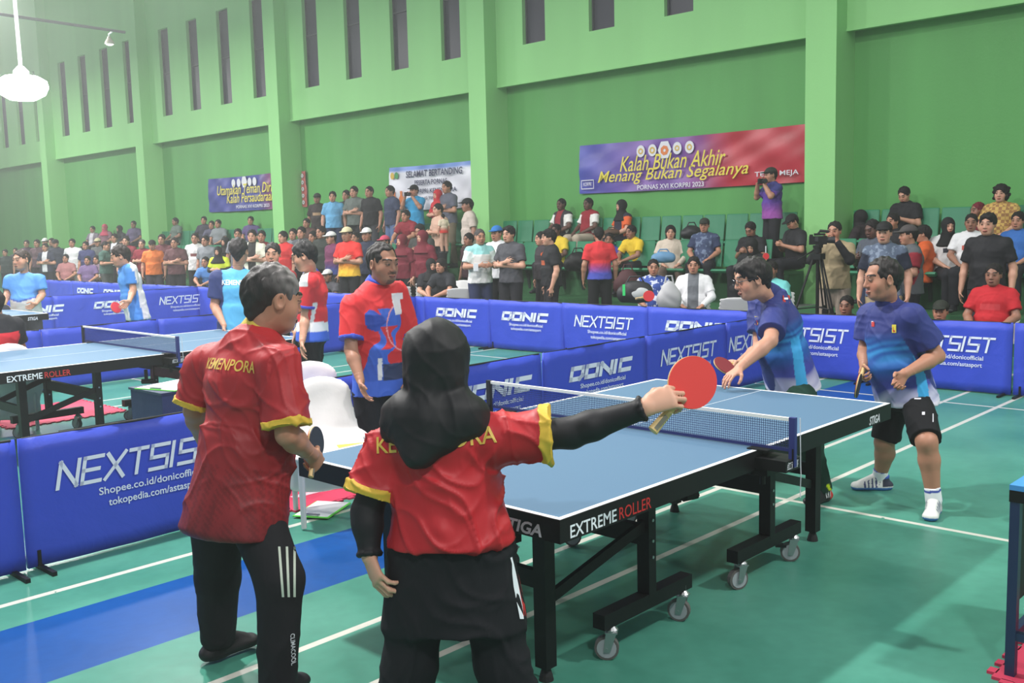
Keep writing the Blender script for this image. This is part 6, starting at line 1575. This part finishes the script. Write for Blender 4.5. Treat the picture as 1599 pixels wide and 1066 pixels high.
 (150, 399, (8.9, 'chair'), 'sit', 30, c_((130, 110, 126)), dk, 'short:k', 'b', 'person in pale mauve seated beside the dark green shirt'),
 (70, 380, 'A', 'cross', 30, c_((46, 50, 68), None, None, ('front', (200, 200, 204))), dk, 'short:k', 'b', 'person in navy with crossed arms right of the stocky player'),
 (86, 374, 'B', 'stand', 30, c_((46, 50, 66)), dk, 'cap:n', 'b', 'person in dark cap in front of the far pillar'),
 (70, 372, 'C', 'stand', 30, c_((70, 66, 76)), dk, 'cap:w', 'b', 'person in white cap in front of the far pillar'),
 (57, 374, 'B', 'stand', 30, c_((96, 72, 80)), dk, 'short:k', 'b', 'person in dull rose shirt above the stocky player'),
 (41, 375, 'C', 'stand', 20, c_((70, 48, 66)), dk, 'short:k', 'b', 'person in plum shirt above the stocky player, left'),
 (80, 372, 'G', 'stand', 35, c_((50, 60, 60)), dk, 'short:k', 'b', 'person in dark green behind the white cap at the far pillar'),
 (8, 397, 'A', 'stand', 25, c_((44, 56, 54)), dk, 'short:k', 'b', 'person in dark clothes at the far left edge'),
 (24, 392, 'C', 'stand', 25, c_((56, 60, 60)), dk, 'short:k', 'b', 'person half hidden left of the stocky player'),
 (144, 353, 'R3', 'sit', 40, c_((120, 112, 124), None, None, ('front', (200, 196, 204))), dk, 'short:k', 'b', 'leftmost of the people on the far top row'),
 (163, 350, 'R3', 'sit', 40, c_((128, 92, 106)), dk, 'hijab:p', 'b', 'person in dusty pink headscarf on the far top row'),
 (186, 352, 'R3', 'sit', 60, c_((46, 50, 54)), dk, 'hijab:n', 'b', 'person in black headscarf on the far top row'),
 (208, 345, 'R3', 'sit', 30, c_((90, 80, 110)), dk, 'short:k', 'c', 'person in muted violet on the far top row left of the pillar'),
 (273, 340, 'R3', 'sit', 60, c_((96, 112, 104)), dk, 'short:k', 'c', 'person in grey-green on the top row right of the far pillar'),
 (318, 338, 'R3', 'sit', 20, c_((54, 54, 66)), dk, 'short:k', 'b', 'person in dark jacket on the top row under the blue banner'),
 (330, 345, 'R3', 'sit_lean', 20, c_((84, 84, 104)), dk, 'short:k', 'b', 'person leaning forward on the top row under the blue banner'),
 (340, 343, 'R3', 'sit', 35, c_((124, 130, 134)), dk, 'short:k', 'b', 'person in pale grey on the top row under the blue banner'),
 (391, 338, 'R3', 'sit', 20, c_((84, 72, 116)), dk, 'short:k', 'b', 'person in purple on the top row under the blue banner'),
]
for a in CROWD:
    spectator(*a[:10], sleeves=a[10] if len(a) > 10 else None)
# the man seated at the left picture edge, back turned
sp = spectator(4, 452, (XB, 'chair'), 'sit', 150, c_((196, 44, 56), (40, 40, 46), None, ('yoke', (36, 36, 42))), dk, 'short:k', 'b', 'person in red and black jacket seated at the left edge, back turned', None, 'seated helpers')
P = gnd(6, 9.2, 0); sp.location = (P[0], P[1], .0); sp.scale = (1, 1, 1)
# the baby
bb = spectator(692, 334, (11.1, T1), 'stand', 150, c_((214, 200, 176), None, (200, 64, 56)), (190, 150, 130), 'crop:k', 'p', 'baby in cream top with red trim held up against the pink top', None, 'held baby')
bb.scale = (.46,)*3; hz = at(692, 334, 1)
r_ = ray(692, 334); t_ = ((V3(XW-.98, 0, 0)-CAM) @ wn)/(r_ @ wn); HT = CAM+t_*r_; bb.location = (HT[0], HT[1], HT[2]-.46*1.698)

# ================================================================== THINGS THE SPECTATORS HOLD OR SIT WITH
def handheld(name, px, py, D, label, dims, m, cat, rz=.4, lens=None):
    P = at(px, py, D); r = MB().box((0, 0, 0), dims).obj(name, m, None, tuple(P), rz); tag(r, label, cat)
    if lens: MB().tube([(0, -dims[1]/2, 0), (0, -dims[1]/2-.09, 0)], [.03, .035], 12).obj('lens', M_dark, r)
    return r
DX = lambda px, py, X: float(((V3(XW-12+X, 0, 0)-CAM) @ wn)/(ray(px, py) @ wn))
handheld('camera', 1190, 283, DX(1190, 283, 11.75), 'black camera held by the person in purple beside the pillar', (.12, .07, .08), M_black, 'camera', -.6, True)
handheld('camera', 636, 303, DX(636, 303, 11.75), 'black camera held up by the person in sky blue', (.12, .07, .08), M_black, 'camera', -.3, True)
handheld('mobile_phone', 1196, 391, DX(1196, 391, 10.6), 'white phone held beside the black headscarf', (.07, .01, .13), M_white, 'phone')
handheld('mobile_phone', 743, 417, DX(743, 417, 8.2), 'white phone in the hands of the person with the teal yoke', (.075, .012, .12), M_white, 'phone', -.5)
handheld('mobile_phone', 1343, 390, DX(1343, 390, 9.85), 'dark phone held by the person in grey polo', (.075, .012, .15), mat('phone_grey', (120, 124, 130), .3), 'phone')
# tripod with a video camera
P = atx(1276, 8.75); P = V3(P[0], P[1], 0)
tp = empty('tripod', tuple(P)); tag(tp, 'tall black tripod carrying a video camera in front of the green pillar', 'tripod')
for k in range(3):
    a = 2*math.pi*k/3+2.2; c, s = math.cos(a), math.sin(a)
    lg = MB()
    for o_ in (-.02, .02): lg.tube([(.05*c-o_*s, .05*s+o_*c, 1.30), (.27*c-o_*s, .27*s+o_*c, .62)], .012, 6)
    lg.tube([(.25*c, .25*s, .70), (.46*c, .46*s, 0)], .014, 6).box((.27*c, .27*s, .62), (.06, .06, .06)); lg.obj('leg', M_black, tp)
    MB().tube([(.02*c, .02*s, .70), (.25*c, .25*s, .68)], .008, 6).obj('spreader', M_black, tp)
MB().tube([(0, 0, .62), (0, 0, 1.36)], .022, 8).obj('column', M_black, tp)
MB().box((0, 0, 1.31), (.13, .13, .07)).tube([(0, 0, 1.35), (0, 0, 1.42)], .045, 10).box((0, 0, 1.43), (.1, .08, .03)).tube([(0, .03, 1.40), (.12, .32, 1.26)], .010, 6).obj('pan_head', M_black, tp)
vc = empty('video_camera', (P[0], P[1], 1.45), 0, .78); vc.rotation_euler = (0, 0, .55); tag(vc, 'black video camera on top of the tripod', 'camera')
MB().box((0, 0, .07), (.11, .26, .13)).box((0, -.02, .16), (.05, .16, .035)).box((0, .10, .145), (.04, .05, .03)).obj('camera_body', M_black, vc)
MB().tube([(0, -.13, .07), (0, -.17, .07), (0, -.25, .07)], [.045, .05, .055], 14).obj('lens', M_dark, vc)
MB().tube([(0, .0, .17), (0, -.04, .22), (0, -.12, .21)], .016, 8).tube([(.0, -.16, .20), (0, -.02, .21)], .022, 8).obj('microphone', M_rubber, vc)
MB().box((-.11, .03, .09), (.10, .012, .07), rotz(.4)).obj('screen', M_dark, vc)
# bags
def bag(px, py, X, label, r, m, extra=None, name='bag', z=None):
    D = DX(px, py, X); c = at(px, py, D)
    L = [ell((0, 0, 0), r, None, .02), econe((-r[0]*.7, 0, -r[2]*.3), (r[0]*.7, 0, -r[2]*.3), (r[1]*.9, r[2]*.7), (r[1]*.9, r[2]*.7), (0, 1, 0), .04)]
    P, Q = skin(L, .014); P = fold(P, normals(P, Q), .006, 2); o = link(name, new_mesh(name, P, Q, [m]), None, tuple(c), -.75); tag(o, label, 'bag')
    MB().tube([(-r[0]*.5, 0, r[2]*.8), (-r[0]*.3, 0, r[2]*1.35), (r[0]*.3, 0, r[2]*1.35), (r[0]*.5, 0, r[2]*.8)], .012, 6).obj('strap', m, o)
    return o
rb = bag(992, 455, 8.35, 'black and white racket bag with green trim behind the barrier', (.24, .09, .15), M_dark, name='racket_bag')
wv = [ell((.04, -.055, -.02), (.15, .05, .09), None, .02)]; P, Q = skin(wv, .012); link('side_pocket', new_mesh('side_pocket', P, Q, [mat('bag_white', (196, 200, 200), .6)]), rb)
MB().box((-.17, -.085, .03), (.035, .012, .15), rotx(.0)).obj('trim_band', mat('bag_green', (60, 220, 120), .6), rb)
bp = bag(1045, 461, 8.40, 'tall pale backpack with dark lettering beside the batik shirt', (.12, .09, .19), mat('bag_pale', (178, 178, 180), .7), name='backpack')
bag(1036, 401, 10.85, 'light blue handbag on the lap of the person in cream blouse', (.19, .08, .09), mat('bag_sky', (104, 150, 190), .6), name='handbag')
bag(1080, 362, 12.15, 'dark backpack on the seat left of the navy sports shirt', (.16, .12, .12), M_dark, name='backpack')
bag(955, 362, 12.0, 'brown bag lying on the top row of seats', (.14, .08, .06), mat('bag_brown', (88, 64, 48), .7))
bag(903, 408, 10.85, 'black shoulder bag behind the person in black T-shirt', (.22, .12, .17), M_black)
bag(980, 440, 9.9, 'dark red backpack on the floor under the yellow T-shirt', (.17, .12, .20), mat('bag_maroon', (70, 30, 36), .7), name='backpack')
D = DX(1013, 462, 8.15); racket('red paddle in front of the batik shirt', at(1013, 462, D), cr*.9+cu*.2, -cf, (214, 44, 52), (40, 40, 44), .95)
D = DX(1196, 399, 10.4); racket('red paddle above the head of the turquoise shirt', at(1196, 400, D), cu, -cf, (205, 36, 44), (40, 40, 44), .62)
dg = len([o for o in SC.objects])
print('objects', dg)
